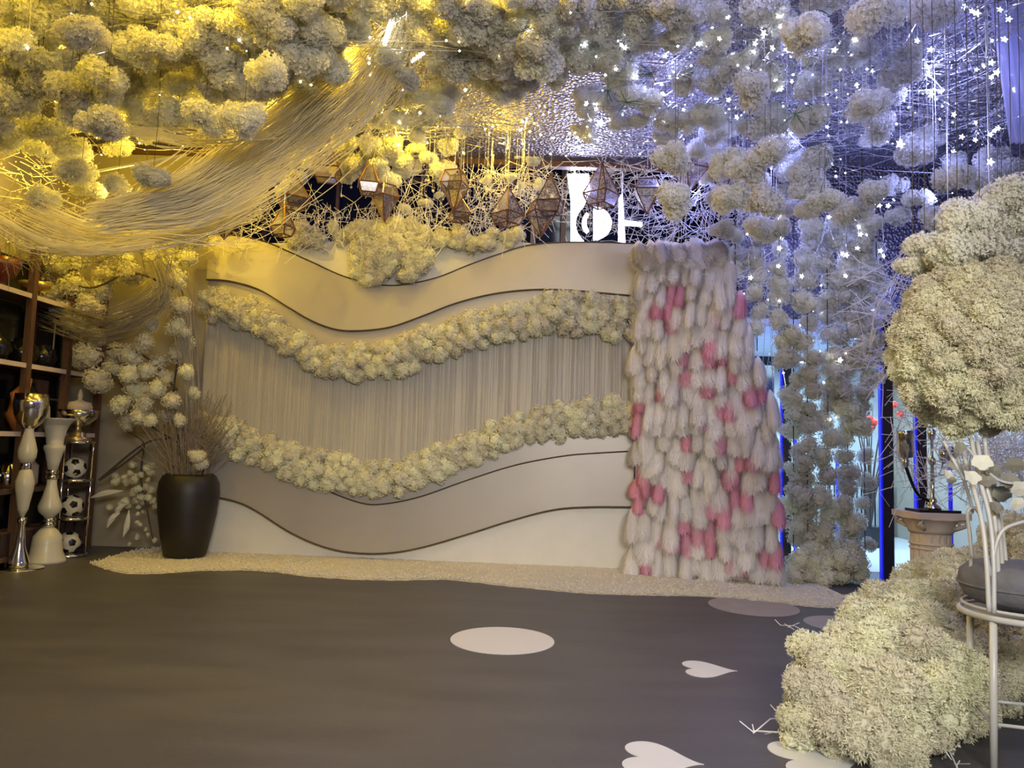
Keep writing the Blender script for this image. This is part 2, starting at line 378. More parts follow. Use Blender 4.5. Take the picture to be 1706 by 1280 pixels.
c_top1 = curve([(318, 392), (340, 391), (375, 391), (410, 395), (445, 404), (480, 419), (520, 437), (580, 463), (650, 476), (720, 465), (780, 442), (830, 424), (880, 409), (940, 404), (1000, 404), (1056, 406)], 0.10)
c_bot1 = curve([(318, 466), (340, 466), (380, 468), (430, 482), (480, 512), (520, 535), (560, 549), (600, 551), (650, 545), (700, 528), (760, 505), (820, 490), (880, 483), (940, 483), (1000, 488), (1056, 493)], 0.10)
c_gar1 = curve([(318, 500), (380, 512), (430, 532), (470, 560), (520, 590), (570, 606), (620, 604), (680, 590), (740, 570), (800, 550), (860, 537), (910, 527), (960, 522), (1000, 530), (1056, 537)], 0.10)
c_gar2 = curve([(318, 705), (380, 725), (420, 740), (470, 765), (520, 778), (570, 790), (630, 803), (690, 785), (740, 765), (800, 745), (850, 722), (900, 707), (960, 697), (1010, 692), (1056, 700)], 0.10)
c_b4 = curve([(318, 745), (400, 752), (460, 768), (500, 790), (540, 815), (600, 838), (640, 840), (700, 828), (780, 800), (860, 775), (940, 760), (1000, 755), (1056, 752)], 0.08)
c_b4b = curve([(318, 826), (358, 828), (400, 838), (430, 853), (480, 885), (530, 908), (580, 920), (640, 922), (700, 913), (780, 890), (850, 868), (920, 850), (980, 845), (1056, 845)], 0.08)
c_topback = curve([(318, 402), (440, 405), (465, 405), (600, 402), (870, 404), (900, 412), (1056, 412)], 0.0)
board('base_board', c_topback, 0.0, 0.0, 0.05, M_white, label='white base board')
board('upper_wave_board', c_top1, c_bot1, 0.10, 0.035, M_board)
board('upper_shelf_board', c_bot1, c_gar1, 0.055, 0.03, M_board)
board('thread_panel', c_gar1, c_gar2, 0.03, 0.02, M_threadback, label='panel hung with silver threads')
board('lower_shelf_board', c_gar2, c_b4, 0.045, 0.02, M_boardlow)
board('lower_wave_board', c_b4, c_b4b, 0.085, 0.03, M_boardlow)
for f, o_, in ((c_top1, 0.10), (c_bot1, 0.10), (c_b4, 0.085), (c_b4b, 0.085)): trim(f, o_)
mb = MB()
for i in range(560):
    u = random.uniform(0.02, u1-0.02); z0 = c_gar1(u)-0.02; z1_ = c_gar2(u)
    k = random.random(); z1_ = z1_+ (z0-z1_)*(k**3)*0.6
    off = 0.032+random.random()*0.006; wd = random.uniform(0.0015, 0.0035); j = random.uniform(-.012, .012)
    pts = [(u, z0), (u+j*.5, (z0+z1_)/2), (u+j, z1_)]
    vs = []
    for (a, z) in pts: vs += [BP.pt(a-wd, z, off), BP.pt(a, z, off+wd), BP.pt(a+wd, z, off)]
    mb.add(vs, [(0, 3, 4, 1), (1, 4, 5, 2), (3, 6, 7, 4), (4, 7, 8, 5)])
o = mb.build('silver_threads', M_thread, back); o['kind'] = 'stuff'
# garlands
def garland(name, f, ths, n, label, off=0.17, rr=(0.10, 0.16), ua=0.0, ub=None):
    ub = ub or u1; c = BP.pt((ua+ub)/2, f((ua+ub)/2), off); t = thing(name, c, label, 'garland')
    k = 0
    for i in range(n):
        u = ua+(ub-ua)*(i+random.random()*.7)/n; tw = float(np.interp(u/u1, [0, .3, .6, 1], ths))
        for row in (-1, 0, 1) if i % 2 else (-.5, .5):
            z = f(u)+row*tw*0.36+random.uniform(-.03, .03)
            r = random.uniform(*rr); d = off-0.04*abs(row)+random.uniform(-.03, .03)
            q = BP.pt(u+random.uniform(-.04, .04), z, d)
            inst('flower_head', random.choice(POM), q, t, rrot(), r)
    mb = MB(); mb.tube([BP.pt(u, f(u), 0.12) for u in np.linspace(ua, ub, 50)], 0.02, 6); mb.build('vine', M_stem, t)
    return t
garland('flower_garland', c_gar1, [0.30, 0.34, 0.44, 0.50], 66, 'upper cream hydrangea garland following the wave across the backdrop', rr=(0.10, 0.155))
garland('flower_garland', c_gar2, [0.36, 0.40, 0.36, 0.42], 66, 'lower cream hydrangea garland following the wave across the backdrop', rr=(0.10, 0.155))
t = thing('flower_swag', BP.pt(2.0, 3.9, 0.1), 'cream flower swag with a full drooping clump along the top edge of the backdrop', 'garland')
for i in range(62):
    px = random.uniform(485, 868); py = random.uniform(378, 402)-(6 if 540 < px < 700 else 0)
    u, z = BP.uz(px, py+ (6 if px > 700 else 0), 0.1); inst('flower_head', random.choice(POM), BP.pt(u, z, random.uniform(0.0, .16)), t, rrot(), random.uniform(.10, .15))
for i in range(62):
    a = random.uniform(0, 6.28); rr = math.sqrt(random.random()); px = 648+78*rr*math.cos(a); py = 420+50*rr*math.sin(a)
    if py > 445 and abs(px-645) > 60: continue
    u, z = BP.uz(px, py, 0.2); inst('flower_head', random.choice(POM), BP.pt(u, z, 0.18+0.10*(1-rr)), t, rrot(), random.uniform(.11, .16))
# ================================================================== FEATHER SCREEN
FA = WY(1052, 948, 8.82); FB = WY(1303, 972, 8.30); FP = VPlane(FA, FB)
def feather_mesh(name, m, seed):
    rg = np.random.RandomState(seed); mb = MB(); n = 10; L = 1.0
    prof = [(0.06, 0.05), (0.20, -.08), (0.27, -.30), (0.31, -.55), (0.32, -.72), (0.26, -.86), (0.10, -.93)]
    vs = []; fs = []
    for (r, z) in prof:
        for k in range(n):
            th = 2*math.pi*k/n; q = r*.82*(1+rg.uniform(-.08, .08)); vs.append((q*math.cos(th), q*math.sin(th)*0.45, z+rg.uniform(-.02, .02)))
    for i in range(len(prof)-1):
        for k in range(n): fs.append((i*n+k, i*n+(k+1) % n, (i+1)*n+(k+1) % n, (i+1)*n+k))
    fs.append(tuple((len(prof)-1)*n+k for k in range(n))); mb.add(vs, fs)
    for i in range(2400):   # downy barbs
        th = rg.uniform(0, 2*math.pi); k = rg.uniform(0.12, 1.0)*.93
        r = np.interp(k, [0, .3, .55, .72, .86, .93], [.14, .27, .31, .32, .26, .10])*rg.uniform(.9, 1.0)
        a = np.array((r*math.cos(th), r*math.sin(th)*0.45, -k)); ln = rg.uniform(.10, .30)
        b = a+np.array((math.cos(th)*.75*ln*rg.uniform(.3, 1.3), math.sin(th)*.8*ln*rg.uniform(.3, 1.3), -ln*rg.uniform(.4, 1))); wv = np.array((-math.sin(th), math.cos(th), 0))*0.012
        mb.add([a-wv, a+wv, b], [(0, 1, 2)])
    return mb.mesh(name, m, False)
FW = [feather_mesh('feather_tuft', M_fw, 1+i) for i in range(3)]; FPK = [feather_mesh('feather_tuft', M_fp, 9+i) for i in range(2)]
ft = thing('feather_screen', FP.pt(FP.L/2, 0, 0), 'tall tapering screen covered in rows of white and pink feathers right of the wave backdrop', 'screen')
def fright(z):  # right edge, real metres along the screen
    return float(np.interp(z, [0, 1.0, 2.0, 2.3, 3.0, 3.55, 3.8], [u_r[0], u_r[1], u_r[2], u_r[3], u_r[4], u_r[5], u_r[6]]))
u_r = [FP.uz(1300, 965, .05)[0], FP.uz(1297, 800, .05)[0], FP.uz(1285, 640, .05)[0], FP.uz(1262, 590, .05)[0], FP.uz(1240, 500, .05)[0], FP.uz(1215, 430, .05)[0], FP.uz(1200, 405, .05)[0]]
for k in range(20):   # short fringe closing the top edge
    u = (k+.5)*fright(3.8)/20; inst('feather_tuft', random.choice(FW), FP.pt(u, 3.86+random.uniform(-.06, .04), .07+random.uniform(-.03, .03)), ft, (random.uniform(-.35, -.1), random.uniform(-.35, .35), math.atan2(FP.t.y, FP.t.x)), (random.uniform(.26, .36), .3, random.uniform(.24, .38)))
mb = MB(); vs = []; fs = []; zz = np.linspace(0.0, 3.72, 20)
for z in zz:
    for (a, d) in ((0.03, 0), (fright(z)-.08, 0), (fright(z)-.08, -.05), (0.03, -.05)): vs.append(FP.pt(a, z, d))
for i in range(19):
    for k in range(4): fs.append((i*4+k, i*4+(k+1) % 4, i*4+4+(k+1) % 4, i*4+4+k))
fs += [(3, 2, 1, 0), (76, 77, 78, 79)]; mb.add(vs, fs); mb.build('backing_board', M_white, ft)
rows = 19
for i in range(rows):
    zt = 0.36+i*(3.44/(rows-1)); ub = fright(zt-.2)
    nc = max(6, int(round(ub/0.13)))
    for k in range(nc):
        u = (k+0.5+random.uniform(-.2, .2)+(0.25 if i % 2 else -.15))*ub/nc
        u = min(max(u, 0.0), ub)
        h = math.sin(k*1.7+i*2.9)+math.sin(k*0.9-i*1.3)+random.uniform(-1.2, 1.2)
        pk = h > 0.80 and i < rows-2
        q = FP.pt(u, zt+random.uniform(-.03, .03), 0.06+random.uniform(0, .04)+0.0)
        L = random.uniform(.30, .42)*(0.85 if pk else 1)*(.7 if i == rows-1 else 1)
        ang = math.atan2(FP.t.y, FP.t.x)
        inst('feather_tuft', random.choice(FPK if pk else FW), q, ft, (random.uniform(-.30, -.12), random.uniform(-.12, .12), ang), (random.uniform(.20, .34)*(.85 if pk else 1), random.uniform(.24, .32), L*random.uniform(.85, 1.15)))
# ================================================================== GRAVEL STRIP
front = catmull([(150, 940), (200, 955), (260, 957), (330, 952), (430, 952), (520, 962), (640, 968), (740, 967), (850, 978), (980, 990), (1100, 993), (1180, 995), (1260, 1003), (1370, 1013), (1440, 1012)], 8)
backe = catmull([(150, 939), (180, 926), (230, 918), (350, 915), (560, 922), (700, 927), (900, 935), (1060, 946), (1180, 955), (1300, 966), (1440, 980)], 8)
fr = [G(*q) for q in front]; bk = [G(*q) for q in backe]
xs = np.linspace(fr[0].x+.01, fr[-1].x, 180)
fy = np.interp(xs, [q.x for q in fr], [q.y for q in fr])+np.random.normal(0, .012, 180); by = np.interp(xs, [q.x for q in bk], [q.y for q in bk])+.15
by = np.minimum(by, 9.68); by = np.maximum(by, fy+.02)
mb = MB(); vs = []; fs = []; nr = 9
for i, x in enumerate(xs):
    for j in range(nr):
        t_ = j/(nr-1); z = 0.003+0.022*min(1, 4*t_*(1.01-t_)*2)*random.uniform(.6, 1)
        if j in (0, nr-1): z = 0.001
        vs.append((x, fy[i]+(by[i]-fy[i])*t_, z))
for i in range(179):
    for j in range(nr-1): a = i*nr+j; fs.append((a, a+nr, a+nr+1, a+1))
mb.add(vs, fs)
for k in range(9000):
    i = random.randrange(180); t_ = random.random()**1.2; x = xs[i]+random.uniform(-.03, .03); y = fy[i]+(by[i]-fy[i])*t_-0.01
    mb.octa((x, y, 0.012+0.014*random.random()), random.uniform(.006, .013))
o = mb.build('gravel_strip', M_gravel); tag(o, 'strip of fine white gravel along the foot of the backdrop', 'gravel', kind='stuff')
# ================================================================== FLOOR DECALS
def flat(name, pts, m, label, cat, group=None, z=0.004):
    mb = MB(); n = len(pts); mb.add([(a[0], a[1], 0.0005) for a in pts]+[(a[0], a[1], z) for a in pts], [tuple(range(n))[::-1], tuple(range(n, 2*n))]+[(i, (i+1) % n, n+(i+1) % n, n+i) for i in range(n)])
    return tag(mb.build(name, m), label, cat, group)
def circ(c, r, n=48): return [(c.x+r*math.cos(2*math.pi*i/n), c.y+r*math.sin(2*math.pi*i/n)) for i in range(n)]
flat('round_sticker', circ(G(837, 1067), 0.385), M_decal, 'white round sticker in the middle of the dark floor', 'sticker')
flat('round_sticker', circ(G(1255, 1011), 0.41), M_decal2, 'greyish worn round sticker touching the gravel before the feather screen', 'sticker')
flat('round_sticker', circ(G(1405, 1041), 0.32), M_decal2, 'round sticker half covered by the heaped flowers at the right', 'sticker')
def heart(tip, L, rot=0):
    out = []
    for i in range(60):
        t_ = 2*math.pi*i/60; hx = 16*math.sin(t_)**3; hy = 13*math.cos(t_)-5*math.cos(2*t_)-2*math.cos(3*t_)-math.cos(4*t_)
        a = -(hy+17)/29*L; b = hx/32*L*1.05
        out.append((tip.x+a*math.cos(rot)-b*math.sin(rot), tip.y+a*math.sin(rot)+b*math.cos(rot)))
    return out[::-1]
flat('heart_sticker', heart(G(1229, 1119), 0.35, -0.10), M_decal, 'smaller looking white heart sticker pointing right, beyond the other hearts', 'sticker')
flat('heart_sticker', heart(G(1173, 1275), 0.37, -0.22), M_decal, 'white heart sticker on the floor at the bottom edge of the view', 'sticker')
flat('heart_sticker', heart(G(1440, 1268), 0.42, 0.05), M_decal, 'white heart sticker partly under the near heap of flowers', 'sticker')
# ================================================================== VASE with dry twigs
vb = G(305, 921); VS = 9.05/1250
VX = WY(308, 921, 8.95); vl = (VX.x, 8.95, 0.022)
t = thing('floor_vase', vl, 'large matt black clay floor vase filled with dry twigs left of the backdrop', 'vase')
R_ = 0.335
mb = MB(); mb.lathe([(0.21, 0), (0.235, 0.02), (0.285, .25), (0.325, .50), (0.345, .74), (0.335, .86), (0.295, .94), (0.26, .965), (0.245, .96), (0.245, .80), (0.0, .78)], vl, 36); mb.build('vase_body', M_vase, t, True)
mb = MB()
for i in range(230):
    a = random.uniform(0, 6.28); d = random.uniform(0, .2); q = Vector((vl[0]+d*math.cos(a), vl[1]+d*math.sin(a), .82))
    h = random.uniform(.3, 1.15); sp = random.uniform(.0, .45); pts = [q, q+Vector((sp*.3*math.cos(a), sp*.3*math.sin(a), h*.5)), q+Vector((sp*math.cos(a)+random.uniform(-.1, .1), sp*.6*math.sin(a), h))]
    mb.tube(pts, 0.0035, 3)
    for k in range(4):
        e = pts[1].lerp(pts[2], random.random()); mb.tube([e, e+Vector((random.uniform(-.12, .12), random.uniform(-.05, .05), random.uniform(.02, .14)))], .0022, 3)
o = mb.build('dry_twigs', M_dry, t); o['kind'] = 'stuff'
# ================================================================== LEFT SHELF
SA = WY(18, 700, 7.95); SB = WY(168, 700, 9.38)
sh = thing('shelf_rack', (SB.x, SB.y, 0), 'brown open shelf rack of pots and trophies along the left wall', 'shelf')
levels = [0.10, 0.80, 1.40, 2.13, 2.88]
SM = SA.lerp(SB, 0.5); SX = (SA.x+SB.x)/2
ends = [(SX+.0, 7.2), (SX, 8.0), (SX, 8.72), (SX, 9.42)]
for (x, y) in ends:
    mb = MB(); mb.box((x, y, 1.7), (0.07, 0.07, 3.4)); mb.build('shelf_post', M_brown, sh)
    mb = MB(); mb.box((x-.42, y, 1.7), (0.05, 0.05, 3.4)); mb.build('shelf_post', M_brown, sh)
for z in levels:
    mb = MB(); mb.box((SX-.21, 8.31, z), (0.42, 2.2, 0.03)); mb.build('shelf_board', M_brown, sh)
    mb = MB(); mb.box((SX+.012, 8.31, z), (0.02, 2.2, 0.05)); o = mb.build('shelf_edge', M_edge if z < 1 else M_stone, sh)
mb = MB(); mb.box((SX-.50, 8.31, 1.7), (0.02, 2.2, 3.4)); mb.build('back_panel', M_black, sh)
def pot(name, y, z, prof, m, label, cat='pot', group=None, dx=-.2, extra=None):
    l = (SX+dx, y, z); t_ = thing(name, l, label, cat, group); mb = MB(); mb.lathe(prof, l, 20); mb.build('body', m, t_, True)
    if extra:
        mb = MB(); mb.lathe(extra[0], l, 16); mb.build(extra[2], extra[1], t_, True)
    return t_
ball = lambda r, h=None: [(r*.45, 0), (r*.8, r*.25), (r, r*.8), (r*.85, r*1.35), (r*.5, r*1.6), (r*.55, r*1.75), (r*.35, r*1.7)]
pot('round_pot', 7.75, 2.145, ball(.17), M_black, 'glossy black round pot at the left end of the upper shelf')
pot('round_pot', 8.22, 2.145, ball(.17), M_black, 'glossy black round pot behind the first rack post on the upper shelf')
pot('round_pot', 8.56, 2.145, ball(.16), M_black, 'glossy black round pot nearest the lantern on the upper shelf')
lz = 2.145; lt = thing('lantern', (SX-.15, 8.95, lz), 'slim gilt wire lantern frame on the upper shelf', 'lantern')
for a in (-.1, .1):
    for b in (-.1, .1):
        mb = MB(); mb.box((SX-.15+a, 8.95+b, lz+.3), (.012, .012, .6)); mb.build('corner_rod', M_gold, lt)
for z in (.01, .6):
    mb = MB(); mb.box((SX-.15, 8.95, lz+z), (.24, .24, .015)); mb.build('plate', M_gold, lt)
pot('trophy_cup', 7.8, 2.9, [(.1, 0), (.1, .03), (.03, .06), (.03, .1), (.12, .16), (.16, .26), (.17, .34), (.14, .33)], M_shade, 'dark red cup on top of the rack at the far left', 'cup')
pot('trophy_cup', 8.35, 2.9, [(.09, 0), (.09, .03), (.03, .05), (.03, .1), (.14, .14), (.17, .2), (.15, .19)], M_gold, 'low gilt bowl on top of the rack', 'bowl')
pot('dark_jar', 8.3, 1.415, [(.1, 0), (.15, .1), (.17, .3), (.14, .45), (.1, .5), (.1, .55)], M_black, 'tall black jar behind the silver goblet on the middle shelf', 'jar')
pot('cream_jar', 8.55, 1.415, [(.07, 0), (.1, .05), (.14, .18), (.13, .3), (.09, .36), (.1, .4)], M_stone, 'cream globe jar on the middle shelf beside the white trumpet vase', 'jar')
t = thing('mantel_clock', (SX-.25, 8.62, 1.82), 'small dark framed box standing above the cream jar', 'box'); mb = MB(); mb.box((SX-.25, 8.62, 1.92), (.12, .2, .2)); mb.build('case', M_brown, t); mb = MB(); mb.box((SX-.25, 8.62, 1.825), (.14, .24, .02)); mb.build('foot', M_gold, t)
mb = MB(); mb.box((SX-.25, 8.62, 1.805), (.3, .3, .02)); mb.build('bracket_shelf', M_brown, sh)
mb = MB(); vs = []; l = (SX-.1, 8.12, 1.415)
t = thing('leaf_ornament', l, 'orange wooden leaf ornament on the middle shelf above the silver goblet', 'ornament')
mb = MB(); mb.tube([(l[0], l[1]-.05, 1.43), (l[0], l[1]-.12, 1.62), (l[0]+.02, l[1]-.08, 1.8), (l[0]+.03, l[1]+.08, 2.0)], [.04, .09, .09, .02], 8); mb.build('leaf', M_orange, t, True)
mb = MB(); mb.lathe([(.09, 0), (.09, .02), (.03, .03)], l, 12); mb.build('foot', M_black, t)
for i, (y, z) in enumerate([(7.75, .815), (8.15, .815), (8.45, .815), (8.95, .815)]):
    pot('storage_jar', y, z, [(.09, 0), (.12, .04), (.12, .16+.04*i), (.08, .2+.04*i), (.08, .23+.04*i)], [M_gold, M_chrome, M_stone, M_brown][i], ['gilt squat jar at the left end of the low shelf', 'silver jar on the low shelf behind the goblet stem', 'cream jar on the low shelf behind the trumpet vase', 'brown jar at the right end of the low shelf'][i], 'jar')
for i in range(9):
    mb = MB(); c = (SX-.1, 7.7+i*.19, .118+.003); mb.box((c[0], c[1], c[2]+.12), (.2, .15, .24)); t = thing('storage_box', c, 'dark storage box on the bottom shelf of the rack', 'box', 'boxes on the bottom shelf'); mb.build('box_body', M_post, t)
    mb = MB(); mb.box((c[0], c[1], c[2]+.25), (.21, .16, .02)); mb.build('lid', M_brown, t)
# silver goblet stand, trumpet vase, tiered ball stand
gl = WY(27, 945, 7.95); gl = (gl.x+0.02, 7.95, 0)
t = thing('goblet_stand', gl, 'tall silver goblet on a slim white baluster stem at the far left', 'vase')
mb = MB(); mb.lathe([(.24, 0), (.24, .012), (.20, .02), (.05, .03), (.0, .03)], gl, 32); mb.build('base_plate', M_chrome, t, True)
mb = MB(); mb.lathe([(.11, .03), (.10, .08), (.05, .25), (.03, .5), (.045, .54), (.045, .58), (.02, .60)], gl, 20); mb.build('foot', M_chrome, t, True)
mb = MB(); mb.lathe([(.02, .60), (.05, .68), (.085, .92), (.09, 1.0), (.06, 1.12), (.045, 1.14)], gl, 20); mb.build('lower_stem', M_ceramic, t, True)
mb = MB(); mb.lathe([(.045, 1.13), (.05, 1.15), (.05, 1.2), (.045, 1.22)], gl, 20); mb.build('collar', M_chrome, t, True)
mb = MB(); mb.lathe([(.06, 1.215), (.085, 1.28), (.09, 1.36), (.06, 1.5), (.045, 1.58), (.04, 1.62)], gl, 20)
for k in range(0): pass
mb.v = [(a[0], a[1], a[2]-.10 if False else a[2]) for a in mb.v]; mb.build('upper_stem', M_ceramic, t, True)
mb = MB(); mb.lathe([(.03, 1.60), (.05, 1.62), (.11, 1.68), (.155, 1.78), (.165, 1.90), (.155, 2.02), (.145, 2.02), (.15, 1.9), (.1, 1.70), (0, 1.66)], gl, 28); mb.build('goblet', M_chrome, t, True)
t.scale = (1, 1, 0.905)
tl = WY(76, 935, 8.4); tl = (tl.x, 8.4, 0)
t = thing('trumpet_vase', tl, 'tall white ceramic trumpet vase with silver rings beside the goblet', 'vase')
mb = MB(); mb.lathe([(.205, 0), (.20, .03), (.16, .12), (.15, .22), (.14, .30), (.09, .37), (.055, .40)], tl, 28); mb.build('bell_base', M_ceramic, t, True)
for z in (.41, .46):
    mb = MB(); mb.lathe([(.04, z-.01), (.065, z), (.075, z+.025), (.065, z+.05), (.04, z+.055)], tl, 20); mb.build('silver_ring', M_chrome, t, True)
mb = MB(); mb.lathe([(.05, .515), (.11, .58), (.12, .64), (.08, .76), (.05, .90), (.05, .95)], tl, 24); mb.build('lower_stem', M_ceramic, t, True)
for z in (.95, 1.01):
    mb = MB(); mb.lathe([(.04, z-.005), (.06, z+.005), (.065, z+.03), (.06, z+.05), (.04, z+.055)], tl, 20); mb.build('silver_ring', M_chrome, t, True)
mb = MB(); mb.lathe([(.05, 1.065), (.065, 1.15), (.09, 1.26), (.11, 1.31), (.105, 1.34), (.085, 1.35), (.09, 1.42), (.11, 1.52), (.14, 1.60), (.19, 1.65), (.21, 1.66), (.18, 1.64), (.11, 1.55), (0, 1.5)], tl, 28); mb.build('trumpet', M_ceramic, t, True)
t.scale = (1, 1, 0.955)
bl = WY(114, 921, 8.85); bl = (bl.x, 8.85, 0)
t = thing('tiered_stand', bl, 'chrome tiered display stand holding three small footballs', 'stand')
TZ = [0.03, 0.45, 0.89, 1.33]
for z in TZ:
    mb = MB(); mb.lathe([(.19, z-.025), (.195, z-.02), (.195, z), (.18, z+.004)], bl, 28); mb.build('tier_plate', M_chrome, t, True)
for a in (0.3, 2.4, 4.5):
    mb = MB(); mb.tube([(bl[0]+.175*math.cos(a), bl[1]+.175*math.sin(a), 0.0), (bl[0]+.175*math.cos(a), bl[1]+.175*math.sin(a), 1.33)], .012, 8); mb.build('rod', M_chrome, t, True)
# footballs: white sphere, black pentagon patches
import bmesh
def ico(sub):
    bm = bmesh.new(); bmesh.ops.create_icosphere(bm, subdivisions=sub, radius=1); v = [q.co.copy() for q in bm.verts]; f = [tuple(a.index for a in q.verts) for q in bm.faces]; bm.free(); return v, f
iv, ifc = ico(3); ivd, _ = ico(1)
for i, z in enumerate(TZ[:3]):
    c = Vector((bl[0], bl[1], z+.004+.125)); t = thing('football', (c.x, c.y, z+.004), ['small black and white football on the bottom tier', 'small black and white football on the middle tier', 'small black and white football on the top tier of balls'][i], 'ball')
    rot = Matrix.Rotation(.5+i, 3, 'Z') @ Matrix.Rotation(.4, 3, 'X')
    mb = MB(); mb.add([c+rot@(q*.125) for q in iv], ifc); mb.build('ball_shell', M_ceramic, t, True)
    for d in ivd:
        ax = d.cross(Vector((.2, .5, .7))).normalized(); ay = d.cross(ax)
        ring = [(d+ax*.38*math.cos(k*1.2566)+ay*.38*math.sin(k*1.2566)).normalized()*.128 for k in range(5)]
        mid = d*.129
        mb = MB(); mb.add([c+rot@mid]+[c+rot@q for q in ring]+[c+rot@(q*.95) for q in ring], [(0, 1+k, 1+(k+1) % 5) for k in range(5)]+[(1+k, 6+k, 6+(k+1) % 5, 1+(k+1) % 5) for k in range(5)]); mb.build('black_patch', M_black, t)
t = thing('bowl_trophy', (bl[0], bl[1], 1.335), 'wide silver bowl with a cream lid standing on the tiered stand', 'trophy')
mb = MB(); mb.lathe([(.15, 0), (.15, .03), (.09, .05), (.09, .09), (.05, .11), (.03, .15), (.04, .17)], (bl[0], bl[1], 1.335), 24); mb.build('foot', M_gold, t, True)
mb = MB(); mb.lathe([(.04, .17), (.12, .2), (.19, .27), (.225, .36), (.215, .36), (.17, .29), (0, .22)], (bl[0], bl[1], 1.335), 28); mb.build('bowl', M_chrome, t, True)
mb = MB(); mb.lathe([(.13, .34), (.14, .40), (.12, .45), (.04, .47), (.02, .49), (.03, .53), (.012, .6), (0, .61)], (bl[0], bl[1], 1.335), 24); mb.build('lid', M_stone, t, True)
# ================================================================== LEFT BLOSSOM BRANCHES
def branchpath(pts, Y): return catmull([tuple(WY(a[0], a[1], Y+(a[2] if len(a) > 2 else 0))) for a in pts], 6)
t = thing('blossom_tree', WY(285, 900, 9.3), 'arching blossom branches with cream flower heads beside the black vase', 'tree')
bps = [([(300, 760), (290, 640), (312, 540), (290, 450), (230, 400), (120, 400)], 8.9), ([(300, 740), (240, 700), (200, 640), (160, 600), (120, 560)], 8.85), ([(295, 650), (250, 600), (200, 580), (150, 590)], 8.8), ([(290, 480), (220, 455), (150, 480), (90, 455)], 8.6), ([(165, 800), (210, 770), (240, 740), (205, 715)], 9.1), ([(240, 740), (235, 800), (245, 850), (255, 900)], 9.1), ([(165, 800), (240, 740), (290, 730)], 9.1)]
for pp, Y in bps:
    mb = MB(); mb.tube(branchpath(pp, Y), .016, 6, taper=.5); mb.build('branch', M_stem, t)
pl = [(181, 452, 22), (122, 475, 24), (169, 483, 22), (148, 505, 24), (217, 454, 24), (208, 438, 20), (270, 498, 20), (293, 466, 20), (282, 445, 18), (290, 425, 18), (12, 460, 26), (59, 445, 26), (84, 485, 24), (30, 425, 26), (100, 440, 24), (130, 435, 20), (143, 590, 24), (162, 633, 24), (128, 600, 18), (240, 572, 20), (194, 587, 18), (219, 595, 20), (261, 606, 18), (295, 592, 20), (232, 650, 20), (262, 648, 18), (240, 676, 18), (289, 667, 18), (200, 673, 18), (230, 694, 16), (276, 696, 16), (295, 542, 18), (308, 572, 16), (300, 512, 18), (310, 555, 12), (322, 655, 12), (212, 705, 16), (330, 760, 14), (335, 775, 12), (205, 530, 16), (160, 560, 18), (245, 620, 16), (275, 630, 16), (215, 625, 18), (185, 615, 16), (120, 540, 20), (105, 515, 20), (250, 540, 16), (310, 430, 18), (325, 400, 16), (290, 405, 18), (255, 430, 20), (240, 405, 22), (200, 410, 20), (170, 425, 18), (75, 415, 22), (150, 410, 20), (310, 620, 14), (250, 700, 14), (300, 700, 12)]
for (a, b, rp) in pl:
    Y = 8.75+random.uniform(-.15, .2); q = WY(a, b, Y); q.x = max(q.x, -5.55); inst('flower_head', random.choice(POM), q, t, rrot(), rp*1.12*Y/1250)
for i in range(46):
    a = random.choice([228, 215, 240, 205, 232, 250, 225]); b = random.uniform(775, 850) if i < 34 else random.uniform(850, 908)
    a += random.uniform(-22, 22) if b < 850 else random.uniform(-6, 14)+8
    inst('flower_head', random.choice(POM), WY(a, b, 9.15+random.uniform(-.1, .1)), t, rrot(), random.uniform(.035, .07) if b < 850 else .03)
# pale drooping leaves low on the branches
for pts in ([(150, 830), (175, 822), (205, 818)], [(178, 880), (188, 862), (200, 855)], [(205, 895), (212, 875), (215, 850)], [(190, 865), (200, 845), (215, 838)]):
    mb = MB(); c = branchpath(pts, 9.1); n = len(c); mb.tube(c, [0.004+0.03*math.sin(math.pi*i/(n-1)) for i in range(n)], 5); mb.build('pale_leaf', M_petalw, t)
# ================================================================== FIBRE STRANDS
def strands(name, A_, n, r, label, m=M_strand, spread=1.0, cat='drape', fly=0.0):
    """A_: list of (px,py,Y,sx,sy) gates the strands pass through; sx,sy pixel spread"""
    mb = MB()
    for i in range(n):
        a = random.gauss(0, .5); b = random.gauss(0, .5); pts = []
        for (px, py, Y, sx, sy) in A_:
            a += random.gauss(0, .14); b += random.gauss(0, .14)
            pts.append(tuple(WY(px+a*sx*spread, py+b*sy*spread, Y+random.uniform(-.12, .12))))
        k0 = 0 if random.random() < .8 else 1; k1 = len(pts) if random.random() < .7 else len(pts)-1
        if k1-k0 < 2: k0, k1 = 0, len(pts)
        mb.tube(catmull(pts[k0:k1], 7), r*random.uniform(.6, 1.3), 3)
    o = mb.build(name, m); return tag(o, label, cat, kind='stuff')
strands('fibre_drape', [(610, 95, 6.9, 60, 34), (550, 165, 6.9, 70, 46), (480, 225, 6.9, 62, 60), (400, 282, 6.85, 50, 58), (320, 330, 6.8, 40, 44), (240, 350, 6.75, 34, 28), (170, 362, 6.7, 30, 22)], 380, .0040, 'sweeping bundle of glossy pale fibre strands fanning from the ceiling down to the left')
strands('fibre_drape', [(668, 26, 6.1, 16, 14), (650, 70, 6.3, 34, 22), (612, 125, 6.5, 46, 34), (555, 180, 6.7, 50, 40), (500, 225, 6.9, 44, 40)], 190, .0045, 'bright root of the fibre strands at the tube in the ceiling')
strands('fibre_drape', [(450, 225, 6.8, 30, 20), (330, 232, 6.8, 40, 24), (250, 220, 6.7, 40, 20), (190, 215, 6.6, 30, 16)], 60, .0036, 'thin upper wisp of fibre strands reaching left')
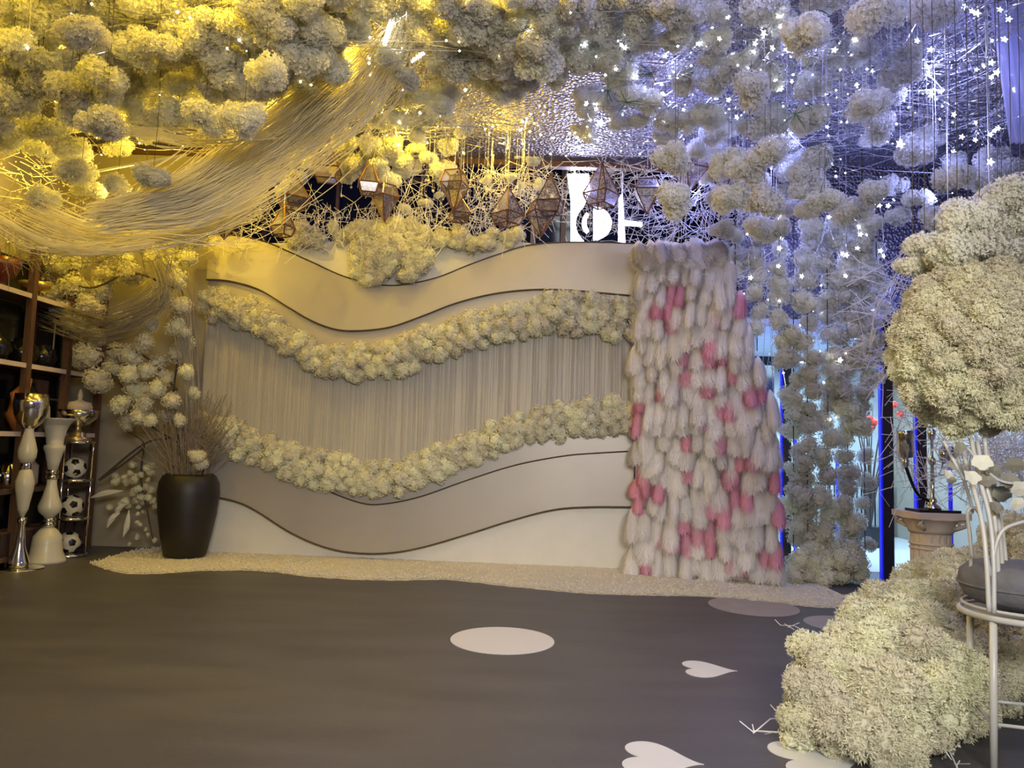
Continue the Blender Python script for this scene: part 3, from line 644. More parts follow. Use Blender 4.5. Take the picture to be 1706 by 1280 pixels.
strands('fibre_drape', [(440, 320, 7.4, 30, 36), (360, 368, 7.4, 30, 20), (250, 398, 7.3, 40, 16), (150, 385, 7.2, 40, 20), (60, 350, 7.1, 30, 24)], 110, .0040, 'lower swag of golden fibre strands above the blossom branches')
strands('fibre_drape', [(240, 405, 6.9, 40, 10), (150, 418, 6.9, 40, 10), (70, 405, 6.9, 30, 12), (-10, 360, 6.8, 10, 14)], 55, .0040, 'lowest loop of golden fibre strands at the left edge')
strands('fibre_drape', [(90, 525, 8.5, 30, 26), (170, 545, 8.5, 40, 28), (240, 520, 8.5, 30, 26), (275, 480, 8.5, 16, 24), (262, 430, 8.5, 14, 20)], 110, .0028, 'thin web of grey fibre strands wound through the blossom branches', m=M_dullfib)
strands('fibre_drape', [(318, 785, 8.9, 26, 6), (316, 720, 8.9, 18, 24), (314, 640, 8.8, 14, 34), (308, 560, 8.75, 14, 30), (295, 500, 8.7, 24, 26)], 60, .0026, 'loose fountain of fibre strands rising from the black vase', m=M_dullfib)
# ================================================================== CEILING BLOSSOMS
C = []
C += [(62, 28, 75), (20, 72, 75), (130, 58, 85), (150, 80, 55), (205, 30, 60), (255, 50, 70), (215, 65, 60), (235, 80, 70), (300, 30, 60), (290, 75, 70), (335, 70, 70), (320, 15, 60), (365, 45, 70), (395, 40, 60), (410, 85, 70), (350, 112, 60), (60, 105, 70), (12, 120, 60), (200, 247, 46), (255, 292, 60), (68, 326, 58), (195, 311, 56), (148, 315, 54), (135, 285, 60), (68, 251, 58), (116, 251, 60), (17, 229, 60), (5, 307, 34), (124, 180, 70), (161, 203, 60), (195, 195, 48), (22, 161, 72), (49, 157, 55), (236, 375, 50), (195, 220, 40), (210, 170, 60), (255, 169, 50), (272, 178, 50), (296, 188, 60), (330, 191, 60), (360, 180, 60), (127, 105, 60), (90, 109, 60), (75, 139, 70), (112, 128, 60), (172, 128, 70), (210, 135, 60), (225, 146, 60), (150, 146, 60), (270, 131, 55), (300, 142, 60), (349, 142, 60), (390, 139, 70), (375, 109, 70), (330, 112, 50), (412, 112, 60), (300, 82, 60), (262, 75, 70), (100, 30, 50), (170, 15, 60), (10, 15, 50)]
for yy in (5, 42, 78, 112):
    for k in range(11):
        xx = 425+k*46+(22 if (yy//30) % 2 else 0)
        if 585 < xx < 745 and yy > 20: continue
        if xx > 560 and 560 < xx < 760 and yy > 60: continue
        C.append((xx+random.uniform(-8, 8), yy+random.uniform(-8, 8), random.uniform(58, 74)))
C += [(702, 64, 50), (726, 107, 42), (676, 131, 48), (623, 116, 40), (644, 94, 45), (670, 165, 46), (719, 165, 38), (625, 139, 40), (661, 199, 46), (707, 195, 40), (771, 216, 40), (696, 229, 38), (574, 238, 46), (617, 240, 45), (651, 248, 42), (497, 268, 48), (531, 270, 40), (591, 272, 50), (632, 274, 40), (670, 266, 46), (715, 264, 34), (745, 279, 34), (670, 285, 36), (580, 296, 34), (640, 296, 34), (479, 300, 40), (497, 296, 36), (449, 290, 36), (486, 315, 50), (509, 225, 44), (610, 172, 36), (741, 146, 50), (730, 157, 45), (779, 112, 50), (790, 128, 50), (827, 139, 60), (842, 150, 55), (854, 125, 60), (554, 214, 40), (500, 130, 60), (450, 140, 60), (540, 100, 60), (809, 299, 18), (709, 339, 26), (676, 349, 24), (730, 326, 18), (850, 296, 20), (887, 268, 24), (898, 306, 24), (870, 310, 18)]
C += [(882, 82, 50), (871, 64, 60), (909, 45, 50), (942, 56, 50), (976, 56, 50), (1014, 52, 50), (1062, 34, 70), (1070, 60, 60), (927, 124, 55), (882, 139, 45), (957, 101, 60), (984, 97, 50), (1014, 97, 50), (1040, 86, 60), (1036, 124, 60), (980, 157, 45), (976, 184, 40), (1021, 169, 55), (1051, 161, 50), (1036, 199, 45), (1066, 199, 40), (969, 214, 42), (984, 229, 35), (1085, 169, 50), (1107, 199, 55), (1107, 225, 45), (1137, 195, 45), (1179, 195, 60), (1190, 221, 55), (1160, 247, 45), (1182, 262, 45), (1137, 22, 70), (1130, 45, 50), (1167, 15, 50), (1145, 64, 45), (1104, 7, 60), (1186, 124, 60), (1179, 97, 45), (1235, 120, 60), (1250, 150, 70), (1235, 97, 45), (1190, 142, 45), (1242, 285, 60), (1261, 300, 50), (1227, 266, 45), (1257, 210, 60), (1280, 202, 60), (1265, 15, 80), (1287, 30, 70), (1347, 56, 85), (1332, 49, 70), (1452, 30, 90), (1437, 19, 70), (1546, 19, 85), (1388, 97, 50), (1415, 90, 60), (1441, 79, 50), (1508, 94, 55), (1501, 124, 65), (1516, 112, 50), (1482, 157, 60), (1448, 169, 70), (1437, 187, 50), (1463, 210, 60), (1452, 229, 50), (1520, 251, 60), (1538, 225, 50), (1557, 232, 35), (1591, 270, 50), (1583, 296, 70), (1287, 187, 50), (1291, 217, 50), (1325, 262, 50), (1340, 289, 60), (1347, 311, 50), (1343, 349, 55), (1373, 337, 60), (1415, 356, 60), (1452, 322, 60), (1486, 311, 50), (1568, 360, 60), (1283, 240, 45), (1655, 259, 60), (1673, 285, 60), (1643, 300, 60), (910, 10, 60), (960, 15, 60), (1010, 10, 55), (1200, 30, 40), (1375, 5, 60), (1300, 320, 50), (1310, 345, 50), (1270, 350, 40), (1240, 340, 36), (1450, 370, 50), (1500, 360, 50), (1530, 330, 50)]
rgx = random.Random(11)
for (x0, x1, y0, y1, st, wv) in ((425, 565, 0, 110, 42, 70), (760, 1080, 0, 110, 44, 64), (0, 420, 0, 215, 58, 66), (1130, 1420, 10, 330, 74, 60), (560, 770, 170, 300, 44, 44), (1200, 1350, 250, 380, 50, 52)):
    y = y0
    while y < y1:
        x = x0
        while x < x1: C.append((x+rgx.uniform(-14, 14), y+rgx.uniform(-12, 12), wv*rgx.uniform(.85, 1.1))); x += st
        y += st*.85
NEARC = [(1613, 360, 95), (1662, 337, 95), (1685, 375, 95), (1670, 420, 95), (1632, 405, 90), (1595, 415, 75), (1557, 432, 60), (1700, 320, 70), (1520, 440, 55), (1540, 405, 60)]
def zone(px, py):
    if py < 115:
        if px < 210: return 'top left corner', 'yellow'
        if px < 420: return 'upper left above fibres', 'yellow'
        if px < 640: return 'top left of bright tube', 'yellow'
        if px < 880: return 'top right of bright tube', 'dull yellow'
        if px < 1120: return 'top centre', 'grey white'
        if px < 1400: return 'top right by starry lights', 'grey blue'
        return 'top right corner', 'grey blue'
    if px < 210: return 'left over shelf rack', 'yellow grey'
    if px < 420: return 'left near fibre drape', 'yellow grey'
    if px < 640: return 'over left pendants', 'bright yellow'
    if px < 870: return 'left of lit sign', 'bright yellow'
    if px < 1120: return 'above lit sign', 'grey white'
    if px < 1300: return 'above feather screen', 'bluish white'
    if px < 1480: return 'above flower curtain', 'bluish white'
    return 'far right above ball', 'pale blue'
HANG = {}
def hang(px, py, wp, Y, zoneinfo=None):
    pos = WY(px, py, Y); wd = wp*(1.26 if Y < 7 else 1.12)*Y/1250
    zn, colr = zoneinfo or zone(px, py)
    top = CZ; pos.z = min(pos.z, CZ-.22)
    t = thing('hanging_blossom', pos, None, 'flower', 'ceiling blossoms, '+zn); HANG.setdefault((zn, colr), []).append((px, py, t))
    o = inst('blossom', random.choice(CLUS), pos, t, (random.uniform(-.25, .25), random.uniform(-.25, .25), random.uniform(0, 6.28)), (wd*.5, wd*.5, wd*.5*random.uniform(.9, 1.15)))
    L = top-pos.z
    o = inst('stem', STEM, pos, t, (0, 0, 0), (1, 1, L))
mb = MB(); mb.tube([(0, 0, 0), (0.01, 0, .3), (0, 0, 1)], .0022, 4); STEM = mb.mesh('stem', M_stem)
for (a, b, wp) in C:
    h = hor(a)-b
    Y = min(412/wp*random.uniform(.94, 1.04), 3.4*1250/h*random.uniform(.90, 1.0), 9.1)
    hang(a, b, wp, Y)
for (a, b, wp) in NEARC:
    Y = random.uniform(3.7, 4.1); hang(a, b, wp, Y, ('low before flower ball', 'blue lit'))
ORD = ['leftmost', 'second', 'third', 'fourth', 'fifth', 'sixth', 'seventh', 'eighth', 'ninth', 'tenth', 'eleventh', 'twelfth']
for (zn, colr), L_ in HANG.items():
    L_.sort(key=lambda a: a[1]); nr_ = 1 if len(L_) < 4 else (2 if len(L_) < 10 else (3 if len(L_) < 34 else 4)); rowsz = math.ceil(len(L_)/nr_)
    for k in range(nr_):
        row = sorted(L_[k*rowsz:(k+1)*rowsz], key=lambda a: a[0]); nm = {1: [''], 2: ['upper row', 'lower row'], 3: ['top row', 'middle row', 'bottom row'], 4: ['top row', 'second row', 'third row', 'bottom row']}[nr_][k]
        for i, (_, _, o) in enumerate(row):
            o['label'] = '%s blossom cluster, %s, %s %s' % (colr, zn, nm, ORD[min(i, 11)]+('' if i == 0 else ' from left'))
# ================================================================== FLOWER CURTAIN (right) and mound
def string(px, y0, y1, Y, step, rpx, label, jx=9):
    top = WY(px, y0, Y); t = thing('flower_string', top, label, 'flower string')
    y = y0
    while y < y1:
        a = px+random.uniform(-jx, jx); q = WY(a, y, Y+random.uniform(-.12, .12)); inst('flower_head', random.choice(POMW if y < 560 else POM), q, t, rrot(), rpx*1.10*random.uniform(.8, 1.15)*Y/1250)
        y += step*random.uniform(.75, 1.25)
    b = WY(px, y1, Y); mb = MB(); mb.tube([(top.x, Y, CZ), (top.x, Y, max(b.z, .05))], .006, 5); mb.build('cord', M_stem, t)
string(1225, 392, 470, 8.6, 30, 18, 'short flower string at the top corner of the feather screen')
string(1262, 400, 585, 8.55, 30, 20, 'flower string grazing the sloping edge of the feather screen')
string(1298, 380, 620, 8.6, 32, 21, 'second flower string right of the feather screen, ending above the door post')
string(1322, 560, 910, 8.65, 34, 20, 'long flower string in front of the first dark post')
string(1345, 380, 935, 8.55, 30, 23, 'long full flower string left of the middle of the flower curtain')
string(1378, 370, 925, 8.6, 30, 22, 'long full flower string in the middle of the flower curtain', 12)
string(1410, 380, 930, 8.65, 28, 22, 'long full flower string right of the middle of the flower curtain')
string(1436, 400, 720, 8.6, 26, 23, 'flower string at the right edge of the flower curtain')
string(1460, 420, 640, 8.7, 28, 20, 'short flower string between the flower curtain and the tall dark post')
string(1440, 760, 930, 8.75, 34, 16, 'thin lower flower string beside the tall dark post')
t = thing('flower_mound', WY(1378, 975, 8.5), 'low beige heap of flowers at the foot of the flower curtain', 'flowers')
for i in range(46):
    q = WY(random.uniform(1318, 1440), random.uniform(925, 972), 8.4+random.uniform(0, .35)); inst('flower_head', random.choice(POM), (q.x, q.y, max(q.z, .1)), t, rrot(), random.uniform(.10, .15))
# ================================================================== FLOWER BALL and white pipe stool
bc = WY(1632, 580, 3.75)
t = thing('flower_ball', bc, 'huge round ball of cream flowers on white pipes at the right edge', 'flower ball')
for d in fib(105):
    d = Vector(d)
    if d.y > .55: continue
    q = bc+Vector((d.x*.345, d.y*.34, d.z*.36)); inst('flower_head', random.choice(POMNEAR), q, t, rrot(), random.uniform(.09, .13))
mb = MB(); vs = [bc+Vector((a[0]*.33, a[1]*.31, a[2]*.34)) for a in ico(2)[0]]; mb.add(vs, ico(2)[1]); mb.build('moss_core', M_dry, t)
for i in range(16):   # top shoulder heads running off to the right
    q = WY(random.uniform(1560, 1706), random.uniform(425, 470), 3.8+random.uniform(0, .3)); inst('flower_head', random.choice(POMNEAR), q, t, rrot(), random.uniform(.08, .11))
sc = G(1712, 1275); SC = Vector((WY(1706, 1010, 3.72).x, 3.72, 0))
t = thing('pipe_stool', (SC.x, SC.y, 0), 'white bent pipe garden stool with tall arching pipes at the lower right', 'stool')
SZ = 0.70; SR = 0.27
mb = MB(); mb.torus((SC.x, SC.y, SZ), SR, .016, 40, 8); mb.build('seat_ring', M_pipe, t, True)
mb = MB(); mb.torus((SC.x, SC.y, SZ+.035), SR-.01, .008, 40, 6); mb.build('seat_rail', M_pipe, t, True)
mb = MB(); mb.lathe([(0, SZ-.01), (SR-.01, SZ-.01), (SR-.01, SZ+.005), (0, SZ+.005)], (SC.x, SC.y, 0), 32); mb.build('seat_plate', M_pipe, t)
for a in (math.radians(208), math.radians(298), math.radians(28), math.radians(118)):
    d = Vector((math.cos(a), math.sin(a), 0)); mb = MB(); mb.tube([(SC.x+d.x*SR*.96, SC.y+d.y*SR*.96, SZ), (SC.x+d.x*(SR), SC.y+d.y*(SR), .3), (SC.x+d.x*(SR+.01), SC.y+d.y*(SR+.01), 0.0)], .017, 10); mb.build('leg', M_pipe, t, True)
a1 = math.radians(208); a2 = math.radians(298)
for (a, b) in ((a1, a2), (a2, a1+math.pi), (a1+math.pi, a2+math.pi), (a2+math.pi, a1)):
    mb = MB(); mb.tube([(SC.x+SR*math.cos(a), SC.y+SR*math.sin(a), .22), (SC.x+SR*math.cos(b), SC.y+SR*math.sin(b), .22)], .009, 6); mb.build('stretcher', M_pipe, t, True)
# arching pipes from the seat ring up into the flower ball
for k, pts in enumerate([
    [(1648, 1020, 3.47), (1643, 930, 3.5), (1634, 860, 3.55), (1612, 780, 3.65), (1600, 735, 3.72)],
    [(1656, 1022, 3.47), (1655, 930, 3.5), (1648, 860, 3.55), (1630, 790, 3.62), (1618, 730, 3.7)],
    [(1664, 1000, 3.6), (1662, 930, 3.6), (1656, 860, 3.62), (1640, 800, 3.66), (1628, 735, 3.72)],
    [(1672, 990, 3.7), (1668, 920, 3.7), (1662, 860, 3.7), (1648, 800, 3.7), (1640, 730, 3.7)],
    [(1680, 1000, 3.8), (1676, 940, 3.8), (1668, 870, 3.8), (1652, 790, 3.75), (1640, 730, 3.72)],
    [(1617, 985, 3.75), (1617, 900, 3.75), (1612, 860, 3.75), (1620, 850, 3.75), (1606, 800, 3.72), (1590, 740, 3.7)],
    [(1620, 930, 3.7), (1614, 880, 3.7), (1612, 855, 3.7), (1620, 846, 3.7), (1632, 856, 3.7), (1640, 900, 3.66), (1650, 960, 3.6)],
    [(1655, 930, 3.5), (1662, 900, 3.5), (1676, 880, 3.5), (1710, 868, 3.5)],
    [(1606, 800, 3.66), (1590, 770, 3.66), (1572, 735, 3.7)]]):
    mb = MB(); mb.tube(catmull([tuple(WY(*q)) for q in pts], 6), .0105 if k < 5 else .008, 8); mb.build('arch_pipe', M_pipe, t, True)
cz = SZ+.045
t2 = thing('seat_cushion', (SC.x, SC.y, cz), 'thick round grey fabric cushion on the white pipe stool', 'cushion')
mb = MB(); mb.lathe([(0, .0), (.20, .0), (.255, .03), (.28, .09), (.27, .15), (.225, .19), (.1, .20), (0, .20)], (SC.x, SC.y, cz), 36); mb.build('cushion_body', M_cushion, t2, True)
mb = MB(); mb.torus((SC.x, SC.y, cz+.09), .28, .006, 40, 6); mb.build('piping', M_cushion, t2, True)
# flat leaves on the arches
t = thing('leaf_spray', WY(1660, 820, 3.55), 'drooping spray of grey backlit leaves and petals under the flower ball', 'leaves')
def leaf_mb(c, r, seed, nrm=Vector((0, -1, .1))):
    rg = random.Random(seed); mb = MB(); a = nrm.cross(Vector((0, 0, 1))).normalized(); b = nrm.cross(a).normalized(); n = 14; vs = [c+nrm*.012*0]
    for i in range(n):
        th = 2*math.pi*i/n; rr = r*(1+.14*math.sin(th*5)+rg.uniform(-.06, .06)); vs.append(c+a*rr*math.cos(th)+b*rr*.8*math.sin(th)+nrm*(r*.15*math.cos(2*th)))
    k = len(vs); vs += [v-nrm*.003 for v in vs]
    fs = [(0, 1+i, 1+(i+1) % n) for i in range(n)]+[(k, k+1+(i+1) % n, k+1+i) for i in range(n)]+[(1+i, k+1+i, k+1+(i+1) % n, 1+(i+1) % n) for i in range(n)]
    mb.add(vs, fs); return mb
M_backlitleaf = mat('backlit_leaf', (0.30, 0.29, 0.24), 0.7, transl=0.2, var=.1)  # grey of the backlit silhouettes is put into the leaf colour
for i, (a, b, rp) in enumerate([(1636, 770, 16), (1655, 785, 15), (1690, 775, 16), (1620, 795, 15), (1680, 800, 17), (1668, 822, 17), (1700, 815, 16), (1645, 800, 14), (1590, 775, 10), (1580, 790, 9), (1600, 745, 12), (1585, 800, 8), (1695, 840, 14), (1660, 845, 13)]):
    q = WY(a, b, 3.5+.08*(i % 3)); leaf_mb(q, rp*3.55/1250, i, Vector((random.uniform(-.4, .4), -1, random.uniform(-.3, .5))).normalized()).build('leaf', M_backlitleaf if i % 3 else M_petalw, t)
mb = MB(); mb.tube(catmull([tuple(WY(*q)) for q in [(1610, 745, 3.6), (1650, 790, 3.58), (1680, 805, 3.56), (1720, 803, 3.55)]], 6), .006, 6); mb.build('twig', M_pipe, t)
# ================================================================== FLOOR FLOWER HEAP (near right)
t = thing('flower_heap', G(1500, 1230), 'big heap of cream flowers on the floor at the lower right', 'flowers')
H = [(1330, 1195, 3.75, .10), (1345, 1150, 3.8, .12), (1390, 1180, 3.7, .16), (1440, 1215, 3.65, .16), (1370, 1115, 3.95, .14), (1420, 1130, 3.85, .17), (1480, 1140, 3.75, .17), (1500, 1195, 3.7, .17), (1540, 1150, 3.75, .16), (1560, 1200, 3.8, .14), (1400, 1075, 4.1, .15), (1350, 1085, 4.1, .11), (1450, 1080, 4.0, .16), (1510, 1090, 4.0, .17), (1560, 1095, 4.0, .16), (1600, 1130, 3.95, .15), (1610, 1190, 4.0, .13), (1440, 1035, 4.5, .15), (1490, 1040, 4.4, .16), (1550, 1050, 4.3, .16), (1600, 1075, 4.2, .15), (1430, 1010, 4.9, .12), (1480, 1000, 4.8, .16), (1530, 1005, 4.7, .16), (1580, 1010, 4.6, .16), (1460, 975, 5.4, .13), (1500, 965, 5.3, .15), (1550, 965, 5.1, .17), (1600, 975, 4.9, .17), (1530, 935, 5.6, .15), (1570, 925, 5.5, .16), (1610, 925, 5.3, .16), (1650, 960, 5.0, .17), (1590, 905, 5.8, .14), (1630, 900, 5.7, .15), (1670, 905, 5.6, .16), (1700, 880, 5.5, .16), (1690, 930, 5.2, .17), (1685, 850, 5.6, .13), (1706, 845, 5.5, .13), (1640, 1040, 4.5, .15), (1670, 1080, 4.4, .16), (1700, 1060, 4.5, .16), (1660, 1150, 4.3, .13), (1690, 1120, 4.3, .14), (1520, 1255, 3.55, .09), (1490, 1245, 3.6, .10), (1400, 1230, 3.7, .10), (1470, 1255, 3.6, .09), (1550, 1230, 3.7, .10), (1640, 1200, 4.2, .11), (1440, 1170, 3.8, .17), (1620, 1020, 4.6, .16), (1650, 870, 5.8, .12)]
for (a, b, Y, r) in H:
    q = WY(a, b, Y); z = max(q.z-(.14 if Y >= 5 else 0), r*.75); inst('flower_head', random.choice(POMNEAR), (q.x, q.y, z), t, rrot(), r*1.12)
    zz = z-r*1.3                       # fill beneath, down to the floor
    while zz > -.02:
        inst('flower_head', random.choice(POM), (q.x+random.uniform(-.04, .04), q.y+.06, max(zz, r*.7)), t, rrot(), r)
        if zz < r: break
        zz -= r*1.5
mb = MB()
for (a, b, a2_, b2) in [(1310, 1075, 1405, 1060), (1300, 1042, 1350, 1058), (1255, 1222, 1310, 1195), (1255, 1218, 1345, 1245), (1560, 1225, 1600, 1290)]:
    q = G(a, b, .02); e = G(a2_, b2, .05); mb.tube([q, (q+e)/2+Vector((0, 0, .03)), e], .004, 4)
    for k in range(3): c = q.lerp(e, random.random()); mb.tube([c, c+Vector((random.uniform(-.1, .1), random.uniform(-.1, .1), .04))], .003, 3)
mb.build('stray_twigs', M_twig, t)['kind'] = 'stuff'
# ================================================================== PEDESTAL, candelabra
PX = WY(1550, 850, 6.6); pb = (PX.x, 6.6, 0)
t = thing('pedestal', pb, 'cream fluted column pedestal with a scrolled capital, at the right in front of the doorway', 'pedestal')
mb = MB(); mb.box((pb[0], pb[1], .05), (.46, .46, .10)); mb.build('plinth', M_stone, t)
mb = MB(); n = 48; prof = [(.185, .10), (.185, .16), (.165, .19), (.160, .75), (.16, .80)]
vs = []; fs = []
for (r, z) in prof:
    for k in range(n): q = r*(1-.05*(k % 3 == 0)*(.19 <= z <= .75)); vs.append((pb[0]+q*math.cos(2*math.pi*k/n), pb[1]+q*math.sin(2*math.pi*k/n), z))
for i in range(4):
    for k in range(n): fs.append((i*n+k, i*n+(k+1) % n, (i+1)*n+(k+1) % n, (i+1)*n+k))
mb.add(vs, fs); mb.build('fluted_shaft', M_stone, t)
mb = MB(); mb.torus((pb[0], pb[1], .70), .165, .012, 32, 6); mb.torus((pb[0], pb[1], .66), .165, .008, 32, 6); mb.build('necking', M_stone, t, True)
mb = MB(); mb.lathe([(.17, .79), (.185, .82), (.19, .87), (.23, .91), (.25, .92)], (pb[0], pb[1], 0), 32); mb.build('bell', M_stone, t, True)
for a in (0, math.pi/2, math.pi, 1.5*math.pi):
    d = Vector((math.cos(a+math.pi/4), math.sin(a+math.pi/4), 0)); mb = MB(); c = Vector((pb[0], pb[1], .875))+d*.235
    pts = [c+d*(.05-.008*k)*math.cos(k*.7)+Vector((0, 0, (.05-.008*k)*math.sin(k*.7))) for k in range(6)]; mb.tube([Vector((pb[0], pb[1], .83))+d*.17, c+Vector((0, 0, -.02))]+pts, .022, 7, taper=.6); mb.build('scroll', M_stone, t, True)
mb = MB(); mb.box((pb[0], pb[1], .945), (.45, .45, .05)); mb.build('abacus', M_stone, t)
cb = (pb[0]+.02, pb[1], .971)
t = thing('candelabra', cb, 'silver candelabra with a hanging metal cylinder cup on the pedestal', 'candelabra')
mb = MB(); mb.box((cb[0], cb[1], cb[2]+.012), (.36, .24, .022)); mb.build('black_tray', M_black, t)
mb = MB(); mb.lathe([(.07, .023), (.06, .05), (.03, .07), (.04, .1), (.018, .13), (.015, .40), (.03, .42), (.03, .46), (.012, .48), (.012, .62), (.03, .64), (.035, .70), (.02, .72)], cb, 16); mb.build('stem', M_chrome, t, True)
cc = WY(1508, 742, 6.5)
mb = MB(); mb.tube(catmull([(cb[0]-.02, cb[1], cb[2]+.09), (cb[0]-.12, cb[1], cb[2]+.14), (cc.x+.06, cc.y+.02, cb[2]+.26), (cc.x, cc.y, cc.z-.17)], 6), .014, 8); mb.build('black_arm', M_black, t, True)
mb = MB(); mb.lathe([(.02, -.19), (.03, -.16), (.035, -.13), (.02, -.115), (.07, -.10), (.072, .10), (.07, .125), (.062, .125), (.06, 0.), (0, -.09)], cc, 24); mb.build('cylinder_cup', M_chrome, t, True)
for dx in (.10, .17):
    mb = MB(); mb.lathe([(.012, .42), (.03, .44), (.04, .50), (.03, .56), (.0, .58)], (cb[0]+dx, cb[1], cb[2]), 12); mb.build('crystal_drop', M_chrome, t, True); mb = MB(); mb.tube([(cb[0], cb[1], cb[2]+.3), (cb[0]+dx*.6, cb[1], cb[2]+.32), (cb[0]+dx, cb[1], cb[2]+.43)], .006, 6); mb.build('side_arm', M_chrome, t, True)
# twig net around the pedestal
def twignet(name, n, pxr, pyr, Y, ln, r, m, label, dense=None, ymax=None, drift=(0, 0)):
    mb = MB()
    for i in range(n):
        a = random.uniform(*pxr); b = random.uniform(*pyr)
        if dense and not dense(a, b): continue
        q = WY(a, b, Y+random.uniform(-.3, .3)); d = Vector((random.gauss(drift[0], 1), random.gauss(0, .4), random.gauss(drift[1], .8))).normalized()*random.uniform(.4, 1)*ln
        mid = q+d*.5+Vector((random.uniform(-1, 1), 0, random.uniform(-1, 1)))*ln*.05
        if max(q.z, (q+d).z) > CZ-.25 or (q+d).y > 9.5 or q.x < -5.6 or (q+d).x < -5.6: continue
        mb.tube([q, mid, q+d], r, 3)
        if random.random() < .6:
            e = mid+Vector((random.gauss(0, 1), 0, random.gauss(0, 1))).normalized()*ln*.35; mb.tube([mid, e], r*.7, 3)
    return tag(mb.build(name, m), label, 'twigs', kind='stuff')
twignet('twig_net', 150, (1490, 1600), (560, 830), 7.0, .5, .0035, M_twig, 'sparse tangle of white twigs around the pedestal candelabra')
twignet('twig_net', 260, (1610, 1706), (735, 800), 6.6, .5, .0035, M_twig, 'dense tangle of white twigs behind the pipes under the flower ball')
twignet('twig_net', 90, (1440, 1530), (430, 640), 7.2, .6, .004, M_twig, 'curling white twigs between the tall dark post and the flower ball')
twignet('twig_net', 620, (760, 1190), (265, 405), 9.2, .5, .0036, M_twig, 'white twig thicket over the right half of the backdrop in front of the lit sign', dense=lambda a, b: not (870 < a < 940 and b > 370) and (a < 1150 or b > 300))
twignet('twig_net', 220, (620, 900), (200, 370), 9.0, .6, .0032, M_twig, 'white twigs among the yellow lit blossoms above the swag', drift=(0, -1.2))
twignet('twig_net', 420, (0, 330), (320, 440), 7.6, .4, .003, M_dullfib, 'golden twigs filling the left corner under the fibre swags')
twignet('twig_net', 220, (290, 540), (330, 420), 9.2, .4, .0035, M_twig, 'fine twigs above the left end of the backdrop')
twignet('twig_net', 260, (480, 720), (355, 425), 9.05, .22, .003, M_twig, 'fine white sprigs sticking out of the flower swag', drift=(0, 1.5))
twignet('twig_net', 260, (980, 1230), (210, 300), 8.9, .5, .0036, M_strand, 'straw coloured twigs above the right hand pendants')
twignet('twig_net', 200, (1180, 1290), (330, 480), 8.7, .35, .0032, M_twig, 'pale sprigs at the upper corner of the feather screen')
twignet('twig_net', 260, (620, 800), (70, 230), 7.2, .5, .0032, M_strand, 'golden twigs radiating around the bright tube in the ceiling', drift=(.4, .8))
# ================================================================== CEILING NET, bead threads, pipes, lights
def net(name, n, xr, yr, zr, label, m, beads=0, r=.003, ln=1.2, m2=None):
    mb = MB()
    for i in range(n):
        q = Vector((random.uniform(*xr), random.uniform(*yr), random.uniform(*zr))); a = random.uniform(0, 6.28); L = ln*random.uniform(.4, 1.2)
        e = q+Vector((math.cos(a)*L, math.sin(a)*L, random.uniform(-.1, .1))); e.z = min(e.z, CZ-.02); mid = (q+e)/2+Vector((0, 0, -random.uniform(0, .12)))
        mb.tube([q, mid, e], r, 3)
    for i in range(beads):
        mb.octa((random.uniform(*xr), random.uniform(*yr), random.uniform(*zr)), random.uniform(.006, .014))
    return tag(mb.build(name, m), label, 'net', kind='stuff')
net('bead_net', 1500, (-4.4, -.3), (3.2, 8.2), (4.85, 5.15), 'gold lit glittering net of wires and beads over the left ceiling', M_bead, 5000)
net('bead_net', 1300, (.9, 5.2), (3.2, 8.1), (4.8, 5.15), 'blue lit glittering net of wires and beads over the right ceiling', M_bead, 5000)
net('wall_net', 240, (-5.4, -5.15), (5.6, 9.2), (3.3, 4.9), 'golden net of strands hanging down the left wall over the rack', M_strand, 600, r=.0035, ln=.42)
# hanging bead threads
def threads(n, pxr, ztop, zr, Y, label, m=M_clear, beadr=.009):
    mb = MB()
    for i in range(n):
        px = random.uniform(*pxr); y = Y+random.uniform(-.5, .5); q = WY(px, 300, y); zb = random.uniform(*zr)
        mb.tube([(q.x, y, ztop), (q.x+random.uniform(-.02, .02), y, zb)], .0025, 3)
        z = ztop
        while z > zb: mb.octa((q.x, y, z), beadr*random.uniform(.6, 1.2)); z -= random.uniform(.06, .16)
        mb.octa((q.x, y, zb), beadr*2)
    return tag(mb.build('bead_threads', m), label, 'beads', kind='stuff')
threads(60, (560, 900), CZ-.03, (4.1, 4.9), 8.8, 'crystal bead threads hanging above the flower swag')
threads(46, (1130, 1300), CZ-.03, (3.7, 4.8), 8.2, 'crystal bead threads hanging above the feather screen')
threads(26, (1440, 1600), CZ-.03, (3.9, 4.9), 6.2, 'crystal bead threads hanging at the upper right')
threads(20, (1180, 1420), CZ-.03, (4.2, 4.8), 6.2, 'crystal bead threads hanging at the top right of centre')
# fairy lights
def bulbme(m, star):
    mb = MB()
    if star:
        pts = []
        for i in range(10):
            a = math.pi*i/5; rr = 1.0 if i % 2 == 0 else .45; pts.append((rr*math.cos(a), 0, rr*math.sin(a)))
        mb.add([(0, -.4, 0), (0, .4, 0)]+pts, [(0, 2+i, 2+(i+1) % 10) for i in range(10)]+[(1, 2+(i+1) % 10, 2+i) for i in range(10)])
    else: mb.octa((0, 0, 0), 1)
    return mb.mesh('bulb', m)
B_STAR = bulbme(M_star, True); B_WARM = bulbme(M_warmled, False); B_COOL = bulbme(M_star, False)
def lights(label, pts, me, rr, grp=None):
    t = thing('fairy_light_string', pts[0], label, 'fairy lights', grp)
    mb = MB(); mb.tube(catmull([tuple(q) for q in pts], 3), .003, 3); mb.build('wire', M_bead, t)
    for q in pts: inst('bulb', me, q, t, (random.uniform(-.3, .3), 0, random.uniform(-.5, .5)), random.uniform(*rr))
def onplane(px, py, zc):
    d = ray(px, py); return CP+d*((zc-CAMZ)/d.z)
